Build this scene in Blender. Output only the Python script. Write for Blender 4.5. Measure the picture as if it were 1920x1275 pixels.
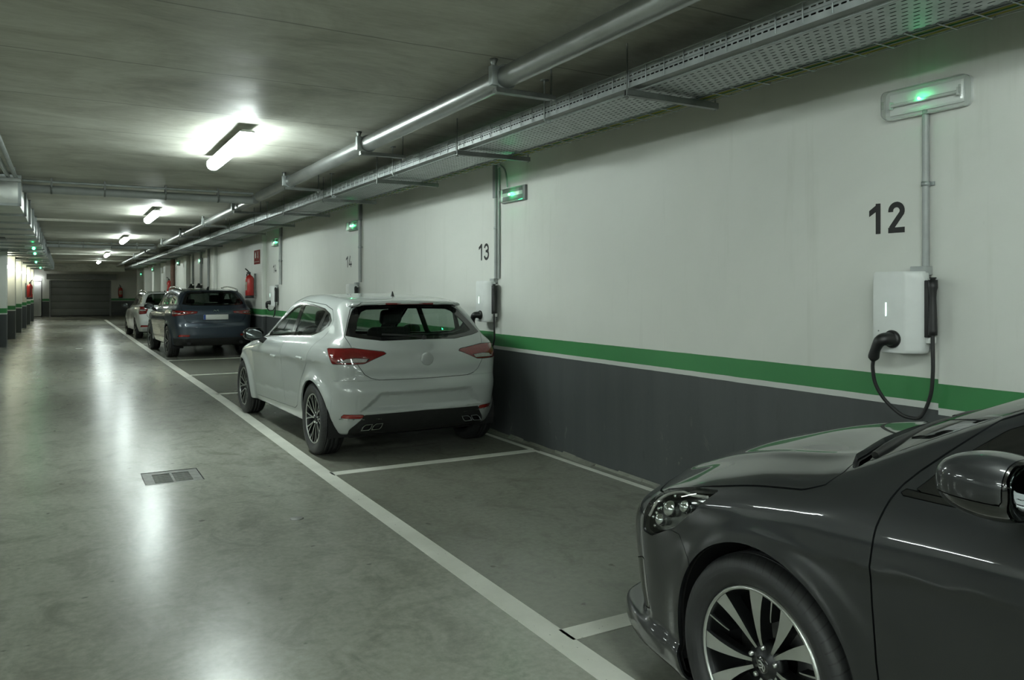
import bpy, bmesh, math, random
import numpy as np
from mathutils import Vector, Matrix

for _o in list(bpy.data.objects):
    bpy.data.objects.remove(_o, do_unlink=True)
SC = bpy.context.scene
COL = SC.collection
PI = math.pi

# ------------------------------------------------------------------ camera, world, exposure
CAM_H = 1.48
cam_d = bpy.data.cameras.new('camera')
cam_d.sensor_width = 36.0
cam_d.lens = 36.0 * 1480.0 / 1920.0
cam_d.shift_y = -(637.5 - 545.0) / 1920.0
cam_d.clip_start = 0.05
cam_d.clip_end = 200
cam = bpy.data.objects.new('camera', cam_d)
COL.objects.link(cam)
cam.location = (0, 0, CAM_H)
cam.rotation_euler = (PI / 2, 0, -math.atan(838.0 / 1480.0))
SC.camera = cam

world = bpy.data.worlds.new('world')
SC.world = world
world.use_nodes = True
world.node_tree.nodes['Background'].inputs[0].default_value = (0.010, 0.012, 0.010, 1)
world.node_tree.nodes['Background'].inputs[1].default_value = 1.0

SC.view_settings.view_transform = 'Standard'
SC.view_settings.look = 'None'
SC.view_settings.gamma = 1.0
SC.view_settings.use_curve_mapping = False
SC.view_settings.exposure = 0.0
SC.cycles.use_denoising = True
SC.cycles.use_adaptive_sampling = True
SC.cycles.adaptive_threshold = 0.15
SC.cycles.adaptive_min_samples = 16
SC.cycles.max_bounces = 6
SC.cycles.diffuse_bounces = 3
SC.cycles.glossy_bounces = 3
SC.cycles.transparent_max_bounces = 12
SC.cycles.sample_clamp_indirect = 6.0
SC.cycles.caustics_reflective = False
SC.cycles.caustics_refractive = False

LAMP_RGB = (0.88, 1.0, 0.96)       # greenish fluorescent tubes
LAMP_POWER = 69.0
WALL_LAMP_RGB = (1.0, 1.0, 0.74)
WALL_LAMP_POWER = 26.0

# ------------------------------------------------------------------ object helpers
def tag(o, label=None, cat=None, group=None, kind=None):
    if label: o['label'] = label
    if cat: o['category'] = cat
    if group: o['group'] = group
    if kind: o['kind'] = kind
    return o

def link(o, parent=None):
    COL.objects.link(o)
    if parent is not None:
        o.parent = parent
    return o

def empty(name, loc=(0, 0, 0), rz=0.0, label=None, cat=None, group=None):
    o = bpy.data.objects.new(name, None)
    o.empty_display_size = 0.1
    o.location = loc
    o.rotation_euler = (0, 0, rz)
    link(o)
    return tag(o, label, cat, group)

def copy_tree(o, parent=None):
    c = o.copy()
    link(c)
    c.parent = parent
    for ch in o.children:
        copy_tree(ch, c)
    return c

class MB:
    """collects shapes, builds ONE mesh object"""
    def __init__(self):
        self.v = []
        self.f = []
        self.s = []
    def add(self, vs, fs, smooth=False):
        b = len(self.v)
        self.v += [tuple(p) for p in vs]
        for q in fs:
            self.f.append(tuple(b + i for i in q))
            self.s.append(smooth)
        return self
    def box(self, a, b):
        (x0, y0, z0), (x1, y1, z1) = a, b
        x0, x1 = min(x0, x1), max(x0, x1); y0, y1 = min(y0, y1), max(y0, y1); z0, z1 = min(z0, z1), max(z0, z1)
        return self.add([(x0, y0, z0), (x1, y0, z0), (x1, y1, z0), (x0, y1, z0), (x0, y0, z1), (x1, y0, z1), (x1, y1, z1), (x0, y1, z1)],
                        [(0, 3, 2, 1), (4, 5, 6, 7), (0, 1, 5, 4), (1, 2, 6, 5), (2, 3, 7, 6), (3, 0, 4, 7)])
    def quad(self, a, b, c, d):
        return self.add([a, b, c, d], [(0, 1, 2, 3)])
    def prism(self, poly, ax, t0, t1):
        """poly: ccw 2d points in the two axes other than ax (cyclic order), extruded t0..t1 along ax"""
        n = len(poly)
        def P(p, t):
            if ax == 0: return (t, p[0], p[1])
            if ax == 1: return (p[1], t, p[0])
            return (p[0], p[1], t)
        vs = [P(p, t0) for p in poly] + [P(p, t1) for p in poly]
        fs = [tuple(range(n - 1, -1, -1)), tuple(range(n, 2 * n))]
        fs += [(i, (i + 1) % n, n + (i + 1) % n, n + i) for i in range(n)]
        return self.add(vs, fs)
    def tube(self, pts, r, n=10, caps=True, closed=False):
        pts = [Vector(p) for p in pts]
        m = len(pts)
        rr = r if hasattr(r, '__len__') else [r] * m
        ts = []
        for i in range(m):
            if closed:
                t = pts[(i + 1) % m] - pts[i - 1]
            else:
                t = pts[min(i + 1, m - 1)] - pts[max(i - 1, 0)]
            ts.append(t.normalized())
        up = Vector((0, 0, 1)) if abs(ts[0].z) < 0.9 else Vector((1, 0, 0))
        u = (up - ts[0] * up.dot(ts[0])).normalized()
        vs = []
        for i in range(m):
            u = (u - ts[i] * u.dot(ts[i]))
            if u.length < 1e-6:
                u = ts[i].orthogonal()
            u.normalize()
            w = ts[i].cross(u)
            for k in range(n):
                a = 2 * PI * k / n
                vs.append(pts[i] + (u * math.cos(a) + w * math.sin(a)) * rr[i])
        fs = []
        for i in range(m if closed else m - 1):
            j = (i + 1) % m
            for k in range(n):
                l = (k + 1) % n
                fs.append((i * n + k, j * n + k, j * n + l, i * n + l)[::-1])
        self.add(vs, fs, True)
        if caps and not closed:
            self.add(vs[:n], [tuple(range(n))])
            self.add(vs[(m - 1) * n:], [tuple(range(n - 1, -1, -1))])
        return self
    def lathe(self, prof, origin=(0, 0, 0), axis=2, n=24, closed=False, smooth=True):
        """prof: (radius, t) pairs revolved about the axis through origin"""
        o = Vector(origin)
        vs = []
        for (r, t) in prof:
            for k in range(n):
                a = 2 * PI * k / n
                c, s = r * math.cos(a), r * math.sin(a)
                if axis == 2: p = (c, s, t)
                elif axis == 1: p = (s, t, c)
                else: p = (t, c, s)
                vs.append(o + Vector(p))
        fs = []
        m = len(prof)
        for i in range(m if closed else m - 1):
            j = (i + 1) % m
            for k in range(n):
                l = (k + 1) % n
                fs.append((i * n + k, i * n + l, j * n + l, j * n + k))
        return self.add(vs, fs, smooth)
    def disc(self, c, r, axis=2, n=20, flip=False):
        vs = []
        for k in range(n):
            a = 2 * PI * k / n
            u, w = r * math.cos(a), r * math.sin(a)
            p = (u, w, 0) if axis == 2 else ((w, 0, u) if axis == 1 else (0, u, w))
            vs.append(Vector(c) + Vector(p))
        f = tuple(range(n))
        return self.add(vs, [f[::-1] if flip else f])
    def ball(self, c, r, n=12, m=8):
        rr = r if hasattr(r, '__len__') else (r, r, r)
        vs = []
        for i in range(1, m):
            t = PI * i / m
            for k in range(n):
                a = 2 * PI * k / n
                vs.append((c[0] + rr[0] * math.sin(t) * math.cos(a), c[1] + rr[1] * math.sin(t) * math.sin(a), c[2] + rr[2] * math.cos(t)))
        vs.append((c[0], c[1], c[2] + rr[2])); vs.append((c[0], c[1], c[2] - rr[2]))
        T, B = len(vs) - 2, len(vs) - 1
        fs = []
        for i in range(m - 2):
            for k in range(n):
                l = (k + 1) % n
                fs.append((i * n + k, (i + 1) * n + k, (i + 1) * n + l, i * n + l))
        for k in range(n):
            l = (k + 1) % n
            fs.append((T, k, l))
            fs.append((B, (m - 2) * n + l, (m - 2) * n + k))
        return self.add(vs, fs, True)
    def ribbon(self, pts, w, plane, off):
        """flat stroke of width w along 2d points; plane(a, b, off) -> 3d"""
        pts = [Vector(p) for p in pts]
        m = len(pts)
        L, Rr = [], []
        for i in range(m):
            d0 = (pts[i] - pts[i - 1]).normalized() if i > 0 else None
            d1 = (pts[i + 1] - pts[i]).normalized() if i < m - 1 else None
            if d0 is None: d0 = d1
            if d1 is None: d1 = d0
            n0 = Vector((-d0.y, d0.x)); n1 = Vector((-d1.y, d1.x))
            nn = (n0 + n1).normalized()
            k = w / 2 / max(0.35, nn.dot(n1))
            L.append(pts[i] + nn * k); Rr.append(pts[i] - nn * k)
        vs = [plane(p.x, p.y, off) for p in L] + [plane(p.x, p.y, off) for p in Rr]
        return self.add(vs, [(i, i + 1, m + i + 1, m + i) for i in range(m - 1)])
    def mesh(self, name, bevel=0.0, seg=2, xf=None, angle=0.5):
        me = bpy.data.meshes.new(name)
        vs = [xf @ Vector(p) for p in self.v] if xf is not None else self.v
        me.from_pydata(vs, [], self.f)
        for p, s in zip(me.polygons, self.s):
            p.use_smooth = s
        if bevel > 0:
            bm = bmesh.new(); bm.from_mesh(me)
            bmesh.ops.remove_doubles(bm, verts=bm.verts, dist=1e-5)
            es = [e for e in bm.edges if len(e.link_faces) == 2 and e.calc_face_angle(0) > angle]
            bmesh.ops.bevel(bm, geom=es, offset=bevel, segments=seg, profile=0.5, affect='EDGES', clamp_overlap=True)
            for fc in bm.faces: fc.smooth = True
            bm.to_mesh(me); bm.free()
            try:
                me.set_sharp_from_angle(angle=0.7)
            except Exception:
                pass
        me.update()
        return me
    def build(self, name, mat, parent=None, bevel=0.0, seg=2, xf=None, angle=0.5, fixn=False):
        me = self.mesh(name, bevel, seg, xf, angle)
        if fixn:
            bm = bmesh.new(); bm.from_mesh(me)
            bmesh.ops.recalc_face_normals(bm, faces=bm.faces)
            bm.to_mesh(me); bm.free()
        me.materials.append(mat)
        o = bpy.data.objects.new(name, me)
        return link(o, parent)

def inst(o, parent, loc=(0, 0, 0), rot=(0, 0, 0), name=None):
    c = o.copy()
    if name: c.name = name
    link(c, parent)
    c.location = loc
    c.rotation_euler = rot
    return c

def arc(c, r, a0, a1, n):
    return [(c[0] + r * math.cos(math.radians(a0 + (a1 - a0) * i / n)), c[1] + r * math.sin(math.radians(a0 + (a1 - a0) * i / n))) for i in range(n + 1)]

def rrect(x0, y0, x1, y1, r, n=5):
    p = []
    for cx, cy, a in ((x1 - r, y0 + r, -90), (x1 - r, y1 - r, 0), (x0 + r, y1 - r, 90), (x0 + r, y0 + r, 180)):
        p += arc((cx, cy), r, a, a + 90, n)
    return p

def bez(p0, p1, p2, p3, n=12):
    out = []
    for i in range(n + 1):
        t = i / n
        out.append(tuple((1 - t) ** 3 * a + 3 * (1 - t) ** 2 * t * b + 3 * (1 - t) * t * t * c + t ** 3 * d for a, b, c, d in zip(p0, p1, p2, p3)))
    return out

def catmull(pts, n=8):
    P = [Vector(p) for p in pts]
    P = [P[0] * 2 - P[1]] + P + [P[-1] * 2 - P[-2]]
    out = []
    for i in range(1, len(P) - 2):
        for k in range(n):
            t = k / n
            out.append(0.5 * ((2 * P[i]) + (P[i + 1] - P[i - 1]) * t + (2 * P[i - 1] - 5 * P[i] + 4 * P[i + 1] - P[i + 2]) * t * t + (3 * P[i] - P[i - 1] - 3 * P[i + 1] + P[i + 2]) * t ** 3))
    out.append(P[-2])
    return out

# ------------------------------------------------------------------ materials
class NT:
    def __init__(self, name):
        self.m = bpy.data.materials.new(name)
        self.m.use_nodes = True
        self.t = self.m.node_tree
        self.b = self.t.nodes['Principled BSDF']
        self.out = self.t.nodes['Material Output']
    def n(self, typ, **kw):
        nd = self.t.nodes.new(typ)
        for k, v in kw.items():
            setattr(nd, k, v)
        return nd
    def l(self, a, b):
        self.t.links.new(a, b)
    def val(self, sock, v):
        if isinstance(v, bpy.types.NodeSocket):
            self.l(v, sock)
        else:
            sock.default_value = v
    def math(self, op, a, b=0.0, c=0.0, clamp=False):
        nd = self.n('ShaderNodeMath', operation=op)
        nd.use_clamp = clamp
        self.val(nd.inputs[0], a); self.val(nd.inputs[1], b); self.val(nd.inputs[2], c)
        return nd.outputs[0]
    def pos(self):
        if not hasattr(self, '_pos'):
            g = self.n('ShaderNodeNewGeometry')
            self._pos = g.outputs['Position']
            s = self.n('ShaderNodeSeparateXYZ')
            self.l(self._pos, s.inputs[0])
            self._xyz = s.outputs
        return self._pos
    def xyz(self, i):
        self.pos()
        return self._xyz[i]
    def objco(self):
        if not hasattr(self, '_oc'):
            self._oc = self.n('ShaderNodeTexCoord').outputs['Object']
        return self._oc
    def mapv(self, v, scale=(1, 1, 1), loc=(0, 0, 0)):
        mp = self.n('ShaderNodeMapping')
        self.l(v, mp.inputs[0])
        mp.inputs['Scale'].default_value = scale
        mp.inputs['Location'].default_value = loc
        return mp.outputs[0]
    def noise(self, v, scale=5.0, detail=4.0, rough=0.55, dist=0.0):
        nd = self.n('ShaderNodeTexNoise')
        self.l(v, nd.inputs['Vector'])
        nd.inputs['Scale'].default_value = scale
        nd.inputs['Detail'].default_value = detail
        nd.inputs['Roughness'].default_value = rough
        nd.inputs['Distortion'].default_value = dist
        return nd.outputs[0]
    def ramp(self, fac, stops, interp='LINEAR'):
        nd = self.n('ShaderNodeValToRGB')
        nd.color_ramp.interpolation = interp
        el = nd.color_ramp.elements
        while len(el) < len(stops): el.new(0.5)
        for e, (p, c) in zip(el, stops):
            e.position = p
            e.color = c if len(c) == 4 else (*c, 1)
        self.l(fac, nd.inputs[0])
        return nd.outputs[0]
    def mix(self, fac, a, b, mode='MIX'):
        nd = self.n('ShaderNodeMix', data_type='RGBA', blend_type=mode)
        self.val(nd.inputs[0], fac)
        for s, v in ((nd.inputs[6], a), (nd.inputs[7], b)):
            if isinstance(v, bpy.types.NodeSocket): self.l(v, s)
            else: s.default_value = v if len(v) == 4 else (*v, 1)
        return nd.outputs[2]
    def bump(self, hgt, strength=0.3, dist=0.01):
        nd = self.n('ShaderNodeBump')
        nd.inputs['Strength'].default_value = strength
        nd.inputs['Distance'].default_value = dist
        self.l(hgt, nd.inputs['Height'])
        self.l(nd.outputs[0], self.b.inputs['Normal'])
        return nd.outputs[0]
    def set(self, **kw):
        names = dict(color='Base Color', rough='Roughness', metal='Metallic', ior='IOR', coat='Coat Weight', coat_rough='Coat Roughness',
                     emit='Emission Color', emit_s='Emission Strength', alpha='Alpha', spec='Specular IOR Level', trans='Transmission Weight',
                     aniso='Anisotropic')
        for k, v in kw.items():
            s = self.b.inputs[names[k]]
            if isinstance(v, bpy.types.NodeSocket): self.l(v, s)
            elif k in ('color', 'emit'): s.default_value = v if len(v) == 4 else (*v, 1)
            else: s.default_value = v
        return self

def plain(name, col, rough=0.5, metal=0.0, var=0.12, scale=6.0, bump=0.0, **kw):
    """procedural base with soft tonal variation in object space"""
    t = NT(name)
    nz = t.noise(t.objco(), scale, 4.0)
    a = tuple(max(0, c * (1 - var)) for c in col); b = tuple(c * (1 + var) for c in col)
    t.set(color=t.ramp(nz, [(0.3, a), (0.7, b)]), rough=rough, metal=metal, **kw)
    if bump > 0:
        t.bump(t.noise(t.objco(), scale * 12, 3.0), bump, 0.002)
    return t.m

def emitter(name, col, s):
    t = NT(name)
    t.set(color=(0.8, 0.8, 0.8), emit=col, emit_s=s)
    return t.m
# ================================================================== STRUCTURE
H = 2.90            # ceiling height
WX = 3.92           # right wall face
LX = -1.62          # left wall face
PX = -1.33          # face of the left pilasters
Y0, Y1 = -11.0, 52.0

# ---- materials of the setting
def m_floor():
    t = NT('polished_concrete_floor')
    p = t.pos()
    big = t.noise(t.mapv(p, (0.55, 0.35, 1)), 1.0, 6, 0.6, 0.6)
    streak = t.noise(t.mapv(p, (0.9, 0.22, 1), (3.1, 0, 0)), 2.2, 6, 0.62, 0.8)
    fine = t.noise(p, 26.0, 5, 0.7)
    stain = t.noise(t.mapv(p, (1, 1, 1), (7.3, 2.2, 0)), 1.7, 3, 0.5, 1.2)
    c = t.ramp(big, [(0.30, (0.225, 0.228, 0.184)), (0.50, (0.315, 0.322, 0.272)), (0.72, (0.395, 0.404, 0.352))])
    c = t.mix(0.55, c, t.ramp(streak, [(0.34, (0.185, 0.188, 0.150)), (0.52, (0.315, 0.322, 0.272)), (0.7, (0.41, 0.418, 0.366))]))
    c = t.mix(t.ramp(stain, [(0.60, (0, 0, 0)), (0.74, (0.7, 0.7, 0.7))]), c, (0.16, 0.162, 0.125), 'MIX')
    c = t.mix(0.28, c, t.ramp(fine, [(0.3, (0.10, 0.105, 0.085)), (0.7, (0.42, 0.43, 0.36))]))
    # parking bays at the right are darker than the lane
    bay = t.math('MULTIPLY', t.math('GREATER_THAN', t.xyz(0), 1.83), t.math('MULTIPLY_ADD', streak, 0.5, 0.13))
    blotch = t.noise(t.mapv(p, (1.0, 0.7, 1), (2.7, 6.1, 0)), 4.2, 6, 0.68, 0.9)
    c = t.mix(t.ramp(blotch, [(0.50, (0, 0, 0)), (0.68, (0.42, 0.42, 0.42))]), c, (0.115, 0.118, 0.09))
    spot = t.noise(t.mapv(p, (1, 1, 1), (5.5, 1.3, 0)), 9.0, 2, 0.4)
    c = t.mix(t.ramp(spot, [(0.735, (0, 0, 0)), (0.765, (0.6, 0.6, 0.6))]), c, (0.06, 0.062, 0.05))
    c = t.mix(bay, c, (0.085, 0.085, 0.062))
    r = t.math('MULTIPLY_ADD', big, 0.10, 0.205)
    t.set(color=c, rough=r, ior=1.5, spec=0.6)
    hgt = t.math('ADD', t.math('MULTIPLY', t.noise(t.mapv(p, (1, 1, 1)), 3.2, 3, 0.5), 1.0), t.math('MULTIPLY', fine, 0.03))
    t.bump(hgt, 0.20, 0.012)
    return t.m

def m_ceiling():
    t = NT('board_marked_concrete_ceiling')
    p = t.pos()
    sheet = t.noise(t.mapv(p, (0.25, 1.0, 1)), 1.3, 6, 0.62, 0.4)
    blot = t.noise(t.mapv(p, (0.6, 0.8, 1), (4, 1, 0)), 1.6, 7, 0.66, 1.0)
    fine = t.noise(t.mapv(p, (0.5, 2.2, 1)), 14.0, 5, 0.7)
    c = t.ramp(blot, [(0.34, (0.250, 0.240, 0.190)), (0.47, (0.490, 0.488, 0.415)), (0.62, (0.720, 0.725, 0.650))])
    c = t.mix(0.36, c, t.ramp(sheet, [(0.32, (0.27, 0.262, 0.21)), (0.62, (0.60, 0.60, 0.53))]))
    c = t.mix(0.25, c, t.ramp(fine, [(0.35, (0.26, 0.255, 0.21)), (0.7, (0.62, 0.625, 0.56))]))
    # joints of the shutter boards, running across the lane
    y = t.math('ADD', t.xyz(1), t.math('MULTIPLY', t.noise(t.mapv(p, (0.7, 0.7, 1)), 1.5, 3, 0.5), 0.10))
    fr = t.math('FRACT', t.math('DIVIDE', y, 1.22))
    d = t.math('ABSOLUTE', t.math('SUBTRACT', fr, 0.5))
    j = t.math('LESS_THAN', d, 0.006)
    c = t.mix(t.math('MULTIPLY', j, 0.55), c, (0.075, 0.072, 0.052))
    t.set(color=c, rough=t.ramp(blot, [(0.3, (0.45, 0.45, 0.45)), (0.7, (0.68, 0.68, 0.68))]))
    hg = t.math('SUBTRACT', t.math('ADD', t.math('MULTIPLY', sheet, 0.5), t.math('MULTIPLY', fine, 0.18)), t.math('MULTIPLY', j, 0.25))
    t.bump(hg, 0.5, 0.015)
    return t.m

def m_wall(right=True):
    t = NT('banded_wall_paint_' + ('lane' if right else 'columns'))
    p = t.pos()
    y, z = t.xyz(1), t.xyz(2)
    if right:
        k = t.math('SUBTRACT', z, t.math('MULTIPLY', y, 0.0016))
        k = t.math('SUBTRACT', k, t.math('MULTIPLY', t.math('GREATER_THAN', y, 7.30), 0.016))
        k = t.math('ADD', k, t.math('MULTIPLY', t.math('LESS_THAN', y, 2.452), 0.022))
    else:
        k = z
    k = t.math('ADD', k, t.math('MULTIPLY', t.math('SUBTRACT', t.noise(p, 5.0, 3), 0.5), 0.006))
    big = t.noise(t.mapv(p, (1, 0.5, 0.5)), 1.1, 6, 0.6, 0.5)
    drip = t.noise(t.mapv(p, (1, 3.0, 0.28)), 2.0, 6, 0.62)
    fine = t.noise(p, 34.0, 4, 0.65)
    white = t.ramp(big, [(0.3, (0.585, 0.600, 0.555)), (0.55, (0.650, 0.660, 0.615)), (0.75, (0.695, 0.700, 0.660))])
    white = t.mix(t.ramp(drip, [(0.58, (0, 0, 0)), (0.82, (0.34, 0.34, 0.34))]), white, (0.37, 0.385, 0.32))
    white = t.mix(t.ramp(fine, [(0.70, (0, 0, 0)), (0.80, (0.45, 0.45, 0.45))]), white, (0.40, 0.41, 0.36))
    green = t.ramp(big, [(0.3, (0.030, 0.175, 0.052)), (0.7, (0.045, 0.235, 0.072))])
    grey = t.ramp(t.mix(0.5, big, drip), [(0.3, (0.046, 0.051, 0.052)), (0.6, (0.066, 0.072, 0.073)), (0.78, (0.092, 0.099, 0.099))])
    wear = t.ramp(t.noise(t.mapv(p, (1, 1.6, 0.8), (3, 9, 2)), 3.4, 8, 0.72, 0.6), [(0.625, (0, 0, 0)), (0.665, (1, 1, 1))])
    low = t.math('MULTIPLY', wear, t.math('SUBTRACT', 1.0, t.math('MULTIPLY', z, 1.5), clamp=True))
    grey = t.mix(t.math('MULTIPLY', low, 0.7), grey, (0.17, 0.175, 0.155))
    scuff = t.ramp(t.noise(t.mapv(p, (1, 4.0, 1.2), (8, 1, 2)), 5.0, 6, 0.7), [(0.63, (0, 0, 0)), (0.70, (1, 1, 1))])
    grey = t.mix(t.math('MULTIPLY', scuff, 0.4), grey, (0.030, 0.033, 0.033))
    line = t.mix(0.5, white, (0.42, 0.44, 0.43))
    a = t.math('GREATER_THAN', k, 0.861)
    b = t.math('GREATER_THAN', k, 0.896)
    c = t.math('GREATER_THAN', k, 1.020)
    col = t.mix(a, grey, line)
    col = t.mix(b, col, green)
    col = t.mix(c, col, white)
    t.set(color=col, rough=t.ramp(big, [(0.3, (0.42, 0.42, 0.42)), (0.7, (0.6, 0.6, 0.6))]))
    hg = t.math('ADD', t.math('MULTIPLY', t.noise(t.mapv(p, (1, 1, 1)), 7.0, 4), 0.6), t.math('MULTIPLY', fine, 0.12))
    hg = t.math('SUBTRACT', hg, t.math('MULTIPLY', low, 0.6))
    t.bump(hg, 0.35, 0.006)
    return t.m

M = {}
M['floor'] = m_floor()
M['ceiling'] = m_ceiling()
M['wall'] = m_wall(True)
M['wall_l'] = m_wall(False)
M['galv'] = plain('galvanised_steel', (0.38, 0.41, 0.405), 0.40, 0.55, 0.14, 9.0)
M['galv_dark'] = plain('dull_galvanised_strut', (0.20, 0.21, 0.20), 0.45, 0.85, 0.15, 12.0)
M['pipe'] = plain('zinc_pipe', (0.40, 0.415, 0.405), 0.34, 0.85, 0.10, 4.0)
M['conduit'] = plain('grey_pvc_conduit', (0.33, 0.35, 0.34), 0.38, 0.0, 0.08, 8.0)
M['black'] = plain('black_plastic', (0.012, 0.012, 0.012), 0.42, 0.0, 0.2, 20.0)
M['rubber'] = plain('black_rubber', (0.016, 0.016, 0.016), 0.55, 0.0, 0.25, 30.0)
M['white_pl'] = plain('white_plastic', (0.66, 0.68, 0.66), 0.32, 0.0, 0.05, 6.0)
M['grey_pl'] = plain('grey_plastic', (0.20, 0.21, 0.21), 0.45, 0.0, 0.1, 12.0)
M['dark'] = plain('dark_void', (0.010, 0.010, 0.010), 0.8, 0.0, 0.2, 5.0)
M['red'] = plain('extinguisher_red', (0.42, 0.022, 0.018), 0.28, 0.0, 0.1, 6.0, coat=0.4)
M['red_sign'] = plain('sign_red', (0.22, 0.016, 0.010), 0.85, 0.0, 0.08, 8.0)
M['sign_white'] = plain('sign_white', (0.40, 0.36, 0.28), 0.5, 0.0, 0.06, 8.0)
M['ink'] = plain('stencil_black_paint', (0.012, 0.012, 0.012), 0.6, 0.0, 0.3, 25.0)
M['door_grey'] = plain('grey_door_panel', (0.20, 0.215, 0.21), 0.5, 0.0, 0.06, 2.0)
M['door_white'] = plain('white_door_panel', (0.70, 0.72, 0.70), 0.5, 0.0, 0.05, 2.0)
M['rust'] = plain('rust_brown_pipe', (0.11, 0.055, 0.035), 0.6, 0.0, 0.2, 6.0)
M['duct'] = plain('galvanised_duct_sheet', (0.50, 0.52, 0.49), 0.30, 0.75, 0.14, 2.5)

def m_line():
    t = NT('worn_white_line_paint')
    p = t.pos()
    chips = t.ramp(t.noise(t.mapv(p, (1.6, 1.0, 1)), 26.0, 5, 0.7), [(0.645, (0, 0, 0)), (0.69, (1, 1, 1))])
    soft = t.noise(p, 3.0, 5, 0.6)
    base = t.ramp(soft, [(0.3, (0.58, 0.585, 0.515)), (0.7, (0.74, 0.745, 0.67))])
    t.set(color=t.mix(t.math('MULTIPLY', chips, 0.85), base, (0.13, 0.135, 0.11)), rough=0.42)
    return t.m
M['line'] = m_line()

# ---- floor with a pocket for the drain
DX0, DX1, DY0, DY1 = 0.530, 0.955, 6.58, 7.04
mb = MB()
def slab(x0, x1, y0, y1): mb.quad((x0, y0, 0), (x1, y0, 0), (x1, y1, 0), (x0, y1, 0))
XA, XB = -10.8, WX + 0.3       # the hall opens to further bays at the left, outside the picture
slab(XA, DX0, Y0, 22.2); slab(LX - 0.2, DX0, 22.2, Y1 + 0.3); slab(DX1, XB, Y0, Y1 + 0.3); slab(DX0, DX1, Y0, DY0); slab(DX0, DX1, DY1, Y1 + 0.3)
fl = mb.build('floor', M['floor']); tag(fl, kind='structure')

mb = MB()
mb.box((XA, Y0, H), (XB, 22.2, H + 0.2)); mb.box((LX - 0.25, 22.2, H), (XB, Y1 + 3.2, H + 0.2))
cl = mb.build('ceiling', M['ceiling']); tag(cl, kind='structure')

mb = MB()
mb.box((WX, 7.30, 0), (WX + 0.25, Y1 + 0.2, H))
mb.box((WX - 0.006, 2.452, 0), (WX + 0.25, 7.30, H))
mb.box((WX - 0.012, Y0, 0), (WX + 0.25, 2.452, H))
wr = mb.build('wall_right', M['wall']); tag(wr, kind='structure')
def pilaster(y0, y1, d, par=wr):
    m = MB(); m.box((WX - d, y0, 0), (WX, y1, H)); return m.build('pilaster', M['wall'], par, 0.008)
pilaster(18.05, 20.9, 0.10)
pilaster(24.6, 25.1, 0.10)
pilaster(30.4, 31.0, 0.14); pilaster(36.6, 37.4, 0.20); pilaster(40.5, 41.3, 0.3); pilaster(44.6, 45.2, 0.36); pilaster(48.7, 49.3, 0.40)
# rough mortar skirting where wall and floor meet
random.seed(4)
m = MB()
yy = -2.0
while yy < 17.6:
    l = random.uniform(0.10, 0.32); hh = random.uniform(0.012, 0.035); dd = random.uniform(0.02, 0.075)
    x0 = WX - 0.010
    m.add([(x0, yy, 0), (x0, yy + l, 0), (x0, yy + l, hh), (x0, yy, hh * 0.8), (x0 - dd, yy, 0), (x0 - dd * 0.8, yy + l, 0)], [(4, 5, 2, 3), (3, 0, 4), (1, 2, 5)])
    yy += l * 0.93
m.build('mortar_skirting', M['floor'], wr)

mb = MB()
mb.box((LX - 0.25, 22.0, 0), (LX, Y1 + 3.2, H)); mb.box((-10.75, Y0, 0), (-10.5, 22.0, H)); mb.box((-10.75, 22.0, 0), (LX - 0.25, 22.25, H))
wl = mb.build('wall_left', M['wall_l']); tag(wl, kind='structure')
for i in range(0, 6):
    y = 24.45 + 4.05 * i
    if y > 45.5: continue
    m = MB(); m.box((LX - 0.05, y, 0), (PX, y + 0.42, H)); m.build('pilaster', M['wall_l'], wl, 0.006)

mb = MB(); mb.box((XA, Y0 - 0.2, 0), (XB, Y0, H))
wb = mb.build('wall_back', M['wall_l']); tag(wb, kind='structure')

# end wall: opening for the sectional door, side passage with a white door
mb = MB()
DW0, DW1, DWH = -0.79, 2.36, 2.06
mb.box((-1.13, Y1, 0), (DW0, Y1 + 0.25, H)); mb.box((DW1, Y1, 0), (XB, Y1 + 0.25, H)); mb.box((DW0, Y1, DWH), (DW1, Y1 + 0.25, H))
mb.box((LX - 0.2, Y1, 2.14), (-1.13, Y1 + 0.25, H))
we = mb.build('wall_end', M['wall_l']); tag(we, kind='structure')
mb = MB(); mb.box((LX - 0.2, Y1 + 2.9, 0), (-0.6, Y1 + 3.1, H)); mb.box((-1.0, Y1 + 0.25, 0), (-0.8, Y1 + 2.9, H))
wp = mb.build('wall_passage', M['door_white']); tag(wp, kind='structure')
mb = MB(); mb.box((LX - 0.2, Y1 + 0.25, -0.02), (-0.8, Y1 + 3.0, 0.0))
o = mb.build('floor_passage', M['floor']); tag(o, kind='structure')
# white door in the passage, ajar light above it
dr = MB(); dr.box((-1.58, Y1 + 0.05, 0.03), (-1.17, Y1 + 0.10, 2.0))
d2 = dr.build('door_2', M['door_white'], None, 0.006); tag(d2, kind='structure')
m = MB(); m.tube([(-1.22, Y1 + 0.02, 1.0), (-1.30, Y1 + 0.02, 1.0)], 0.012, 8); m.build('door_handle', M['galv'], d2)
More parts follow.
